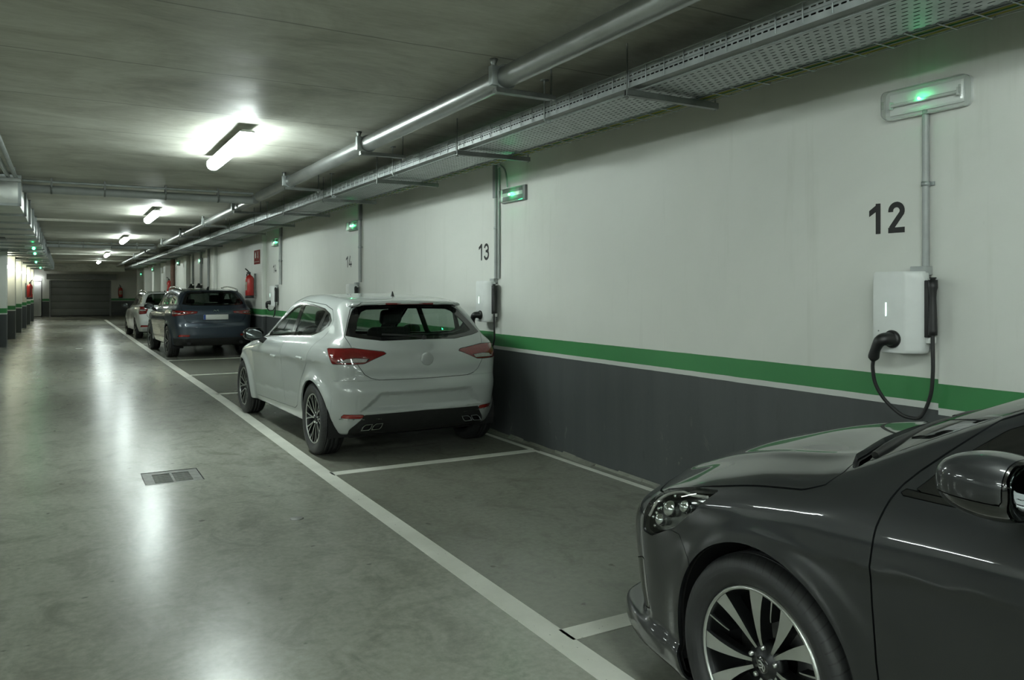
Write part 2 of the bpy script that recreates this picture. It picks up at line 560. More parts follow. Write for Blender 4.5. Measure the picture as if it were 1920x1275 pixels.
# sectional garage door of five horizontal panels
m = MB(); m.box((DW0 + 0.02, Y1 + 0.14, 0.03), (DW1 - 0.02, Y1 + 0.18, DWH))
d1 = m.build('door_1', M['dark']); tag(d1, kind='structure')
pz = [0.05, 0.44, 0.84, 1.24, 1.64, 2.05]
for a, b in zip(pz, pz[1:]):
    m = MB(); m.box((DW0 + 0.08, Y1 + 0.08, a + 0.006), (DW1 - 0.08, Y1 + 0.14, b - 0.006)); m.build('door_panel', M['door_grey'], d1, 0.008)
for x in (DW0, DW1 - 0.08):
    m = MB(); m.box((x, Y1 - 0.02, 0), (x + 0.08, Y1 + 0.16, DWH)); m.build('door_jamb', M['grey_pl'], d1)
m = MB(); m.box((DW0 + 0.08, Y1 + 0.06, 0.0), (DW1 - 0.08, Y1 + 0.15, 0.05)); m.build('bottom_seal', M['rubber'], d1)
# dark bulkheads and boxes above the door
m = MB(); m.box((-0.95, Y1 - 4.6, 2.50), (2.8, Y1 - 4.2, H)); t1 = m.build('trim_1', M['ceiling']); tag(t1, kind='structure')
m = MB(); m.box((-0.9, Y1 - 0.9, 2.12), (2.6, Y1 - 0.35, 2.42)); t2 = m.build('trim_2', M['grey_pl'], None, 0.01); tag(t2, kind='structure')

# ---- painted bay lines
def painted(name, poly, label=None):
    m = MB(); m.prism(poly, 2, 0.0004, 0.0022)
    o = m.build(name, M['line']); tag(o, kind='structure'); return o
painted('floor_marking', [(1.755, Y0 + 0.5), (1.885, Y0 + 0.5), (1.885, 6.0), (1.925, 11.0), (1.90, 16.0), (1.86, 24.0), (1.84, 45.0), (1.71, 45.0), (1.73, 24.0), (1.77, 16.0), (1.795, 11.0), (1.765, 6.0)])
for (y, w, x1) in ((2.778, 0.115, 3.80), (6.205, 0.115, 3.80), (11.86, 0.09, 3.8), (14.74, 0.10, 3.8), (18.05, 0.12, 3.75), (24.0, 0.12, 3.8), (30.0, 0.12, 3.8), (36.0, 0.12, 3.7), (-2.6, 0.115, 3.80)):
    painted('floor_marking', [(1.87, y), (x1, y), (x1, y + w), (1.87, y + w)])
painted('floor_marking', [(3.76, 2.893), (3.815, 2.893), (3.815, 6.205), (3.76, 6.205)])
painted('floor_marking', [(3.76, 6.32), (3.815, 6.32), (3.815, 11.86), (3.76, 11.86)])

# ---- drain grate set in the floor
t = empty('floor_drain', (0, 0, 0), 0, 'rusty rectangular floor drain grate set in the concrete lane', 'drain')
m = MB(); m.box((DX0, DY0, -0.10), (DX1, DY1, -0.09)); m.box((DX0, DY0, -0.10), (DX0 + .004, DY1, 0)); m.box((DX1 - .004, DY0, -0.1), (DX1, DY1, 0)); m.box((DX0, DY0, -0.1), (DX1, DY0 + .004, 0)); m.box((DX0, DY1 - .004, -0.1), (DX1, DY1, 0))
m.build('drain_pit', M['dark'], t)
m = MB()
gx0, gx1, gy0, gy1 = 0.605, 0.880, 6.63, 6.95
m.box((DX0 + .006, DY0 + .006, -0.012), (gx0, DY1 - .006, -0.003)); m.box((gx1, DY0 + .006, -0.012), (DX1 - .006, DY1 - .006, -0.003))
m.box((gx0, DY0 + .006, -0.012), (gx1, gy0, -0.003)); m.box((gx0, gy1, -0.012), (gx1, DY1 - .006, -0.003)); m.box((0.735, gy0, -0.012), (0.752, gy1, -0.003))
M['cast'] = plain('worn_cast_iron', (0.20, 0.205, 0.19), 0.45, 0.5, 0.3, 18.0)
m.build('drain_frame', M['cast'], t)
b0 = None
for i in range(8):
    y = gy0 + 0.032 + i * (gy1 - gy0 - 0.032) / 8
    if b0 is None:
        m = MB(); m.box((gx0, -0.008, -0.012), (gx1, 0.008, -0.004)); b0 = m.build('drain_bar', M['cast'], t); b0.location = (0, y, 0)
    else:
        inst(b0, t, (0, y, 0))
# small round cover further down the lane
o = MB().lathe([(0.0, 0.003), (0.035, 0.003), (0.045, 0.0005), (0.0, 0.0005)], (1.31, 5.15, 0), 2, 20).build('floor_cover_plate', M['cast']); tag(o, 'small round metal plate set in the floor beside the lane line', 'cover plate')
# ================================================================== CEILING SERVICES
TX0, TX1 = 2.825, 3.33        # perforated tray
TZ0, TZ1 = 2.647, 2.745
TYA, TYB = -6.0, 50.0

# ---- perforated cable tray: sheet with real slots
def slot_tile(L, W, sl, sw, two=True):
    """one tile L x W with a slot sl x sw in its centre, in the (a, b) plane"""
    vs = [(0, 0), (L, 0), (L, W), (0, W)]
    cx, cy = L / 2, W / 2
    h, r = sl / 2 - sw / 2, sw / 2
    inn = [(cx - h, cy - r), (cx + h, cy - r), (cx + h + r, cy), (cx + h, cy + r), (cx - h, cy + r), (cx - h - r, cy)]
    fs = [(0, 1, 5, 4), (1, 6, 5), (1, 2, 6), (2, 7, 6), (2, 3, 8, 7), (3, 9, 8), (3, 0, 9), (0, 4, 9)]
    return vs + inn, fs
def sheet(m, rows, L, y0, y1, fmap):
    """rows: list of (b0, width, slot length, slot width, shift)"""
    n = int((y1 - y0) / L)
    for (b0, W, sl, sw, sh) in rows:
        vs, fs = slot_tile(L, W, sl, sw)
        for i in range(n):
            o = y0 + i * L + sh
            m.add([fmap(o + a, b0 + b) for a, b in vs], fs)
tray = empty('cable_tray', (TX0, 3.6, TZ0), 0, 'galvanised perforated cable tray hung under the ceiling along the wall', 'cable tray')
def part_of(par, o):
    o.parent = par
    o.matrix_parent_inverse = Matrix.Translation(par.location).inverted()
    return o
m = MB()
Hs = TZ1 - TZ0
fs_ = lambda a, b: (TX0, a, TZ0 + b)
sheet(m, [(0.016, 0.036, 0.030, 0.0085, 0.0), (0.052, 0.034, 0.030, 0.0085, 0.0)], 0.0385, TYA, TYB, fs_)
m.quad((TX0, TYA, TZ0), (TX0, TYB, TZ0), (TX0, TYB, TZ0 + 0.016), (TX0, TYA, TZ0 + 0.016))
m.quad((TX0, TYA, TZ0 + 0.086), (TX0, TYB, TZ0 + 0.086), (TX0, TYB, TZ1), (TX0, TYA, TZ1))
m.quad((TX0, TYA, TZ1), (TX0, TYB, TZ1), (TX0 + 0.012, TYB, TZ1), (TX0 + 0.012, TYA, TZ1))
part_of(tray, m.build('tray_side', M['galv']))
m = MB()
m.quad((TX0, TYA, TZ0), (TX0 + 0.062, TYA, TZ0), (TX0 + 0.062, TYB, TZ0), (TX0, TYB, TZ0))
part_of(tray, m.build('tray_flange', M['galv_dark']))
m = MB()
fb_ = lambda a, b: (TX0 + 0.062 + b, a, TZ0 + 0.004 + 0.0 * b)
rows = []
b = 0.0
for i in range(11):
    w = 0.040 if i % 3 else 0.042
    rows.append((b, w, 0.034 if i % 2 else 0.030, 0.0085, 0.027 * (i % 2)))
    b += w
sheet(m, rows, 0.054, TYA, TYB, fb_)
part_of(tray, m.build('tray_bottom', M['galv']))
m = MB(); m.box((TX1, TYA, TZ0), (TX1 + 0.002, TYB, TZ1)); part_of(tray, m.build('tray_back', M['galv']))
for x, z, r in ((TX0 - 0.005, TZ0 + 0.05, 0.0028), (TX0 - 0.005, TZ1 + 0.002, 0.0028), (TX0 + 0.066, TZ0 - 0.006, 0.004), (3.345, TZ0 - 0.002, 0.0025), (3.40, TZ0 - 0.002, 0.0025), (3.455, TZ0 - 0.002, 0.0025)):
    m = MB(); m.tube([(x, TYA, z), (x, TYB, z)], r, 6); part_of(tray, m.build('basket_long_wire', M['galv']))
m0 = MB(); m0.tube([(TX0 - 0.006, 0, TZ0 + 0.004), (TX0 - 0.006, 0, TZ1 + 0.004)], 0.0030, 6)
w0 = m0.build('basket_upright_wire', M['galv']); part_of(tray, w0)
m1 = MB(); m1.tube([(3.30, 0, TZ0 - 0.004), (3.455, 0, TZ0 - 0.004), (3.472, 0, TZ0 + 0.006), (3.474, 0, TZ0 + 0.03)], 0.0032, 6)
w1 = m1.build('basket_cross_wire', M['galv']); part_of(tray, w1)
ys = np.arange(-1.0, 34.0, 0.154)
for i, y in enumerate(ys):
    for w in (w0, w1):
        if i == 0: w.location = (0, y, 0)
        else:
            c = w.copy(); link(c, tray); c.matrix_parent_inverse = w.matrix_parent_inverse; c.location = (0, y, 0)
# unseen dark cables added so the tray slots look dark
m = MB()
for i in range(10):
    for lay in (0, 1):
        xx, zz = 2.862 + 0.047 * i + 0.012 * lay, TZ0 + 0.030 + 0.038 * lay
        if xx < 3.30: m.tube([(xx, TYA, zz), (xx, TYB, zz)], 0.022, 8)
tag(m.build('added_cable_fill', M['rubber']), 'black cable fill added inside the perforated tray to darken its slots', 'cable', None, 'stuff')
# cables lying in the basket
M['cab_y'] = plain('yellow_cable', (0.30, 0.30, 0.030), 0.5, 0, 0.2, 2.0)
M['cab_g'] = plain('green_cable', (0.022, 0.165, 0.045), 0.5, 0, 0.2, 2.0)
M['cab_k'] = plain('dark_cable', (0.03, 0.032, 0.03), 0.5, 0, 0.2, 2.0)
cabs = (('yellow', 'cab_y', 3.450, 0.0115, 'yellow cable at the wall edge of the cable tray'), ('green', 'cab_g', 3.424, 0.0115, 'green cable beside the yellow one in the tray'),
        ('yellow', 'cab_y', 3.398, 0.0115, 'second yellow cable further from the wall in the tray'), ('dark', 'cab_k', 3.372, 0.0115, 'dark cable lying in the cable tray'),
        ('green', 'cab_g', 3.347, 0.0105, 'green cable next to the perforated tray edge'))
for k, (nm, mt, x, r, lb) in enumerate(cabs):
    rng = random.Random(k)
    pts = [(x + rng.uniform(-0.0015, 0.0015), y, TZ0 + r + rng.uniform(0, 0.005) + 0.003) for y in np.arange(TYA, 46, 0.7)]
    o = MB().tube(catmull(pts, 3), r, 8).build('power_cable', M[mt]); tag(o, lb, 'cable', 'cables in the tray')

# ---- strut brackets carrying the tray, and hanger rods
br = [1.60, 3.62, 5.88, 7.80, 9.75, 11.8, 13.9, 16.2, 18.6, 21.2, 24.0, 27.0, 30.5, 34.0, 38.0, 42.0]
ordn = ['first', 'second', 'third', 'fourth', 'fifth', 'sixth', 'seventh', 'eighth', 'ninth', 'tenth', 'eleventh', 'twelfth', 'thirteenth', 'fourteenth', 'fifteenth', 'sixteenth']
broot = None
for i, y in enumerate(br):
    lb = 'dark steel strut carrying the cable tray, %s from the camera' % ordn[i]
    if broot is None:
        broot = empty('tray_bracket', (0, y, 0), 0, lb, 'bracket', 'struts under the cable tray')
        m = MB()
        m.box((2.802, -0.020, 2.598), (3.50, -0.017, 2.634)); m.box((2.802, 0.017, 2.598), (3.50, 0.020, 2.634)); m.box((2.802, -0.020, 2.598), (3.50, 0.020, 2.601))
        m.box((2.802, -0.020, 2.631), (3.50, -0.010, 2.634)); m.box((2.802, 0.010, 2.631), (3.50, 0.020, 2.634))
        m.build('channel', M['galv_dark'], broot)
        m = MB(); m.tube([(3.49, 0, 2.59), (3.49, 0, H)], 0.005, 8); m.build('threaded_rod', M['galv_dark'], broot)
        m = MB(); m.tube([(2.809, 0, 2.59), (2.809, 0, H)], 0.005, 8); m.lathe([(0, 2.594), (0.011, 2.594), (0.011, 2.586), (0, 2.586)], (2.809, 0, 0), 2, 6); m.build('threaded_rod', M['galv_dark'], broot)
    else:
        c = copy_tree(broot); c.location = (0, y, 0); c['label'] = lb
for k, y in enumerate((4.52, 7.35, 9.4, 12.9)):
    t = empty('tray_hanger', (TX0, y, H), 0, ['hanger rod with ring hooked under the cable tray beside the pipe strut', 'hanger rod close to the third tray strut', 'hanger rod behind the second pipe clamp', 'far hanger rod beyond the fourth pipe clamp'][k], 'hanger', 'rods holding the tray')
    m = MB(); m.tube([(-0.016, 0, 0), (-0.016, 0, TZ0 - H - 0.020)], 0.0055, 8); m.build('rod', M['galv'], t)
    m = MB(); m.lathe([(0, 0.0), (0.03, 0.0), (0.03, -0.006), (0, -0.006)], (-0.012, 0, 0), 2, 10); m.build('ceiling_plate', M['galv_dark'], t)
    m = MB()
    m.tube([(0.012 + 0.020 * math.cos(a), 0, TZ0 - H - 0.026 + 0.012 * math.sin(a)) for a in np.linspace(0, 2 * PI, 14)[:-1]], 0.006, 8, closed=True); m.build('hook', M['galv'], t)

# ---- the long zinc pipe with clamps
PXC, PZC, PR = 2.366, 2.797, 0.067
def pipe(name, pts, r, lb, mat='pipe', cat='pipe', n=20):
    return tag(MB().tube(pts, r, n).build(name, M[mat]), lb, cat)
pipe('ceiling_pipe', [(PXC, -6, PZC), (PXC, 11.35, PZC)], PR, 'thick zinc ceiling pipe running from above the camera along the lane')
pipe('ceiling_pipe', [(PXC + 0.02, 11.75, PZC), (PXC + 0.05, 25.2, PZC)], PR * 0.93, 'thick zinc ceiling pipe section beyond the crossing pipe')
pipe('ceiling_pipe', [(PXC + 0.02, 26.4, PZC), (PXC + 0.06, 47.0, PZC)], PR * 0.9, 'farthest section of the thick zinc ceiling pipe')
cl0 = None
cys = [-1.2, 4.27, 6.82, 9.60, 12.9, 16.0, 19.4, 23.4, 28.4, 33.4]
for i, y in enumerate(cys):
    lb = ['pipe clamp above and behind the camera', 'nearest pipe clamp with square post and knob', 'second pipe clamp down the lane', 'third pipe clamp down the lane', 'pipe clamp just beyond the crossing pipe', 'fifth pipe clamp down the lane', 'sixth pipe clamp down the lane', 'seventh pipe clamp down the lane', 'pipe clamp beyond the second crossing pipe', 'farthest clamp on the ceiling pipe'][i]
    if cl0 is None:
        t = cl0 = empty('pipe_clamp', (PXC, y, PZC), 0, lb, 'pipe clamp', 'clamps on the ceiling pipe')
        m = MB(); m.lathe([(PR, -0.02), (PR + 0.012, -0.02), (PR + 0.012, 0.02), (PR, 0.02)], (0, 0, 0), 1, 24, closed=True); m.build('clamp_ring', M['galv'], t)
        m = MB(); m.box((-0.105, -0.030, -0.060), (-0.058, 0.018, 0.060)); m.build('post', M['galv'], t, 0.004)
        m = MB(); m.lathe([(0.012, 0.050), (0.017, 0.062), (0.014, 0.070), (0.016, 0.074), (0.027, H - PZC), (0, H - PZC)], (-0.08, -0.005, 0), 2, 14); m.build('anchor', M['galv_dark'], t)
        m = MB(); m.box((-0.07, -0.022, -0.101), (0.36, 0.022, -0.069)); m.box((-0.07, -0.03, -0.101), (0.36, -0.022, -0.093)); m.build('arm', M['galv_dark'], t)
        m = MB(); m.tube([(0.34, 0, -0.12), (0.34, 0, H - PZC)], 0.006, 8); m.build('rod', M['galv_dark'], t)
    else:
        c = copy_tree(cl0); c.location = (PXC, y, PZC); c['label'] = lb
# pipes and conduits crossing the lane
for k, (y, lb) in enumerate(((11.55, 'nearer'), (25.8, 'farther'))):
    t = empty('crossing_pipe', (0.9, y, 2.78), 0, '%s grey pipe crossing the lane under the ceiling' % lb, 'pipe')
    m = MB(); m.tube([(-1.36, 0, 0.075), (1.42, 0, 0.075)], 0.016, 10); m.build('conduit', M['galv'], t)
    m = MB(); m.tube([(-1.36, 0.03, -0.02), (1.42, 0.03, -0.02)], 0.052, 16); m.build('pipe_run', M['conduit'], t)
    s0 = None
    for x in (-1.05, -0.45, 0.28, 0.95):
        if s0 is None:
            m = MB(); m.box((-0.010, -0.02, 0.0), (0.010, 0.09, 0.12)); m.lathe([(0.052, -0.011), (0.058, -0.011), (0.058, 0.011), (0.052, 0.011)], (0, 0.03, -0.02), 0, 16, closed=True)
            s0 = m.build('hanger_strap', M['galv_dark'], t); s0.location = (x, 0, 0)
        else: inst(s0, t, (x, 0, 0))
# shallow concrete ribs further down the lane
for k, y in enumerate((18.0, 27.9, 34.5, 40.2)):
    m = MB(); m.box((LX, y, H - 0.045), (WX, y + 0.45, H)); o = m.build('trim_%d' % (k + 3), M['ceiling']); tag(o, kind='structure')

# ---- galvanised duct at the upper left
DXR = -0.485
dt = empty('ventilation_duct', (DXR, 11.1, 2.5), 0, 'galvanised rectangular air duct under the ceiling at the left', 'duct')
m = MB(); m.box((LX + 0.04, 11.1, 2.52), (DXR, 44.4, 2.84)); part_of(dt, m.build('duct_body', M['duct'], None, 0.006))
f0 = None
for y in np.arange(11.1, 44.5, 1.48):
    if f0 is None:
        m = MB()
        for a, b in (((LX + 0.02, 0, 2.49), (DXR + 0.03, 0.05, 2.525)), ((DXR - 0.005, 0, 2.49), (DXR + 0.03, 0.05, 2.86)), ((LX + 0.02, 0, 2.835), (DXR + 0.03, 0.05, 2.86))): m.box(a, b)
        f0 = m.build('duct_flange', M['galv']); part_of(dt, f0); f0.location = (0, y, 0)
    else:
        c = f0.copy(); link(c, dt); c.matrix_parent_inverse = f0.matrix_parent_inverse; c.location = (0, y, 0)
g0 = None
for y in (18.2, 23.3, 29.0, 34.6):
    if g0 is None:
        m = MB(); m.box((-1.42, 0, 2.512), (-1.02, 0.75, 2.521)); g0 = m.build('duct_grille', M['dark']); part_of(dt, g0); g0.location = (0, y, 0)
        m = MB()
        for i in range(12): m.box((-1.42, 0.03 + i * 0.062, 2.500), (-1.02, 0.05 + i * 0.062, 2.514))
        tag(m.build('grille_blade', M['galv_dark'], g0), kind='stuff')
    else:
        c = g0.copy(); link(c, dt); c.matrix_parent_inverse = g0.matrix_parent_inverse; c.location = (0, y, 0)
        for ch in g0.children: link(ch.copy(), c)
for k, x in enumerate((-0.50, -0.575)):
    pipe('ceiling_conduit', [(x, -6, 2.80), (x, 10.95, 2.80)], 0.022, ['right hand one of two thin steel conduits at the upper left', 'left hand one of two thin steel conduits at the upper left'][k], 'galv', 'conduit', 12)
t = empty('conduit_strut', (-0.6, 10.7, 2.76), 0, 'steel strut holding the two thin conduits at the upper left', 'bracket')
m = MB(); m.box((-0.9, -0.03, -0.03), (0.16, 0.03, 0.012)); m.build('channel', M['galv_dark'], t, 0.003)
m = MB(); m.tube([(0.10, 0, 0), (0.10, 0, H - 2.76)], 0.006, 8); m.build('rod', M['galv_dark'], t)

# ---- fluorescent battens over the lane
M['tube_on'] = emitter('lit_diffuser', LAMP_RGB, LAMP_POWER)
M['lamp_body'] = plain('lamp_housing_grey', (0.42, 0.44, 0.40), 0.4, 0, 0.05)
LAMPX, LAMPZ = 1.355, 2.803
lp0 = None
lys = [7.86, 0.25, 15.44, 23.1, 33.0, 41.2, -3.6, -7.4]  # lamp just behind the camera is added to brighten wall and car rear
lbl = ['nearest lit ceiling batten lamp over the lane', 'lit ceiling batten lamp above the camera', 'second lit ceiling batten lamp down the lane', 'third lit ceiling batten lamp down the lane', 'fourth lit ceiling batten lamp down the lane', 'fifth and farthest lit ceiling batten lamp', 'lit fill batten lamp added just behind the camera', 'lit ceiling batten lamp far behind the camera']
for i, y in enumerate(lys):
    if lp0 is None:
        t = lp0 = empty('ceiling_lamp', (LAMPX, y, LAMPZ), 0, lbl[i], 'lamp', 'batten lamps over the lane')
        m = MB(); 
        m2 = MB(); n = 8
        pr = [(-0.070, 0.026), (0.070, 0.026), (0.045, 0.046), (-0.045, 0.046)]
        m2.add([(x, -0.91, z) for x, z in pr] + [(x, 0.91, z) for x, z in pr], [(0, 1, 2, 3), (7, 6, 5, 4), (0, 4, 5, 1), (1, 5, 6, 2), (2, 6, 7, 3), (3, 7, 4, 0)])
        m2.build('housing', M['lamp_body'], t, 0.004)
        m3 = MB(); prof = [(0.066 * math.cos(a), -0.060 * math.sin(a)) for a in np.linspace(-0.56, PI + 0.56, 17)]
        vs = [(x, -0.90, z) for x, z in prof] + [(x, 0.90, z) for x, z in prof]; k = len(prof)
        m3.add(vs, [(j, j + 1, k + j + 1, k + j) for j in range(k - 1)], True); m3.add(vs[:k], [tuple(range(k))]); m3.add(vs[k:], [tuple(range(k))[::-1]])
        m3.build('diffuser', M['tube_on'], t, fixn=True)
        for yy in (-0.6, 0.6):
            m4 = MB(); m4.tube([(0, yy, 0.03), (0, yy, H - LAMPZ)], 0.010, 8); m4.build('mount', M['lamp_body'], t)
    else:
        c = copy_tree(lp0); c.location = (LAMPX, y, LAMPZ); c['label'] = lbl[i]
for x in (-3.9, -8.2):  # unseen rows: nearer inferred from the second wall shadow, farther added for fill light
    for y in (15.44, 7.86, 0.25, -3.6, -7.4):
        c = copy_tree(lp0); c.location = (x, y, LAMPZ); c['label'] = 'lit unseen batten lamp over the further bays left of the lane'; c['group'] = 'unseen batten lamps over the left bays'
# bulkhead lamps on the left wall
M['bulk_on'] = emitter('lit_bulkhead', WALL_LAMP_RGB, WALL_LAMP_POWER)
b0 = None
for i, y in enumerate([24.45 + 4.05 * k + 3.65 for k in range(0, 6)]):
    lb = 'lit wall lamp between the left columns, %s along the row' % ordn[i]
    if b0 is None:
        b0 = empty('wall_lamp', (LX, y, 2.20), 0, lb, 'lamp', 'lamps on the left wall')
        m = MB(); m.box((0, -0.34, -0.05), (0.05, 0.34, 0.05)); m.build('base', M['white_pl'], b0, 0.01)
        m = MB(); m.box((0.05, -0.33, -0.045), (0.17, 0.33, 0.045)); m.build('cover', M['bulk_on'], b0, 0.03, 3)
    else:
        c = copy_tree(b0); c.location = (LX, y, 2.20); c['label'] = lb
t = empty('passage_lamp', (-1.36, Y1 - 0.02, 2.09), 0, 'lit lamp above the white door at the far end', 'lamp')
m = MB(); m.box((-0.2, -0.03, -0.05), (0.2, 0.02, 0.05)); m.build('base', M['white_pl'], t)
M['pass_on'] = emitter('lit_passage_lamp', (0.95, 1.0, 0.98), 26.0)
m = MB(); m.box((-0.19, -0.12, -0.045), (0.19, -0.03, 0.045)); m.build('cover', M['pass_on'], t, 0.02)

# ================================================================== WALL EQUIPMENT
def glassy(name, tint, rough=0.03, mixf=None):
    t = NT(name)
    tr = t.n('ShaderNodeBsdfTransparent'); tr.inputs[0].default_value = (*tint, 1)
    gl = t.n('ShaderNodeBsdfGlossy'); gl.inputs['Roughness'].default_value = rough
    lw = t.n('ShaderNodeLayerWeight'); lw.inputs[0].default_value = 0.5
    fr = t.math('MULTIPLY_ADD', t.math('POWER', lw.outputs['Facing'], 5.0), 0.90, 0.045)     # same from both sides of the pane
    mx = t.n('ShaderNodeMixShader')
    if mixf is None: t.l(fr, mx.inputs[0])
    else: t.l(t.math('ADD', fr, mixf, clamp=True), mx.inputs[0])
    t.l(tr.outputs[0], mx.inputs[1]); t.l(gl.outputs[0], mx.inputs[2])
    t.l(mx.outputs[0], t.out.inputs['Surface'])
    return t.m
M['clear'] = glassy('clear_polycarbonate', (0.86, 0.88, 0.86), 0.28, 0.06)
M['led_g'] = emitter('green_led', (0.03, 1.0, 0.30), 150.0)
M['led_w'] = emitter('charger_led', (0.55, 1.0, 0.80), 4.0)
M['led_dim'] = emitter('green_led_far', (0.05, 1.0, 0.30), 22.0)

def wall_xf(y, z, x=WX):
    """local (right along the wall, out of the wall, up) -> world"""
    return Matrix(((0, -1, 0, x), (-1, 0, 0, y), (0, 0, 1, z), (0, 0, 0, 1)))

def wall_root(name, y, z, label, cat, group=None, x=WX):
    o = bpy.data.objects.new(name, None); link(o)
    o.location = (x, y, z); o.rotation_euler = (0, 0, 0)
    o.empty_display_size = 0.1
    return tag(o, label, cat, group)
WL = Matrix(((0, -1, 0, 0), (-1, 0, 0, 0), (0, 0, 1, 0), (0, 0, 0, 1)))    # local frame only (parent carries the place)

# ---- bay numbers: thin painted strokes standing proud by a hair
def digits(txt, y, z, h, w, st, label, x=WX, gap=None):
    m = MB(); a = 0.0
    pl = lambda p, q, off: (x - off, y - p, z + q)
    W_ = w
    for ch in txt:
        s = st / 2
        if ch == '1':
            m.ribbon([(a + W_ * 0.62, 0), (a + W_ * 0.62, h)], st, pl, 0.0012)
            m.add([pl(a + W_ * 0.62, h, .0013), pl(a + W_ * 0.62, h - st * 1.25, .0013), pl(a + W_ * 0.05, h - st * 2.35, .0013), pl(a + W_ * 0.05, h - st * 1.2, .0013)], [(0, 1, 2, 3)])
            a += W_ * 0.62 + st / 2 + (gap or st * 1.55)
        elif ch == '2':
            r = W_ / 2 - s
            c = (a + W_ / 2, h - s - r)
            m.ribbon(arc(c, r, 188, -22, 14) + [(a + s * 1.1, s * 1.6)], st, pl, 0.0012)
            m.ribbon([(a, s), (a + W_, s)], st, pl, 0.0013)
            a += W_ + st
        elif ch == '3':
            r1 = W_ / 2 - s
            m.ribbon(arc((a + W_ / 2, h - s - r1), r1, 170, -70, 12), st, pl, 0.0012)
            m.ribbon(arc((a + W_ / 2, s + r1 * 1.1), r1 * 1.1, 80, -165, 14), st, pl, 0.0013)
            m.ribbon([(a + W_ * 0.35, h * 0.535), (a + W_ * 0.62, h * 0.535)], st * 0.95, pl, 0.0014)
            a += W_ + st
        elif ch == '4':
            m.ribbon([(a + W_ * 0.45, h), (a + s, h * 0.28)], st * 0.95, pl, 0.0012)
            m.ribbon([(a, h * 0.25), (a + W_, h * 0.25)], st * 0.9, pl, 0.0013)
            m.ribbon([(a + W_ * 0.70, 0), (a + W_ * 0.70, h * 0.50)], st, pl, 0.0014)
            a += W_ + st
    o = m.build('bay_number', M['ink']); tag(o, label, 'number')
    return o
digits('12', 2.862, 1.793, 0.168, 0.098, 0.030, 'black bay number 12 beside the nearest charger conduit', WX - 0.006)
digits('13', 7.66, 1.806, 0.180, 0.112, 0.028, 'black bay number 13 left of the twin conduits', WX)
digits('14', 12.33, 1.850, 0.180, 0.150, 0.030, 'black bay number 14 above the white hatchback roof', WX)
digits('14', 17.42, 1.862, 0.175, 0.160, 0.030, 'small far bay number 14 near the red extinguisher', WX)
digits('1', 29.9, 1.87, 0.17, 0.12, 0.03, 'blotched far bay number above the dark blue car', WX)

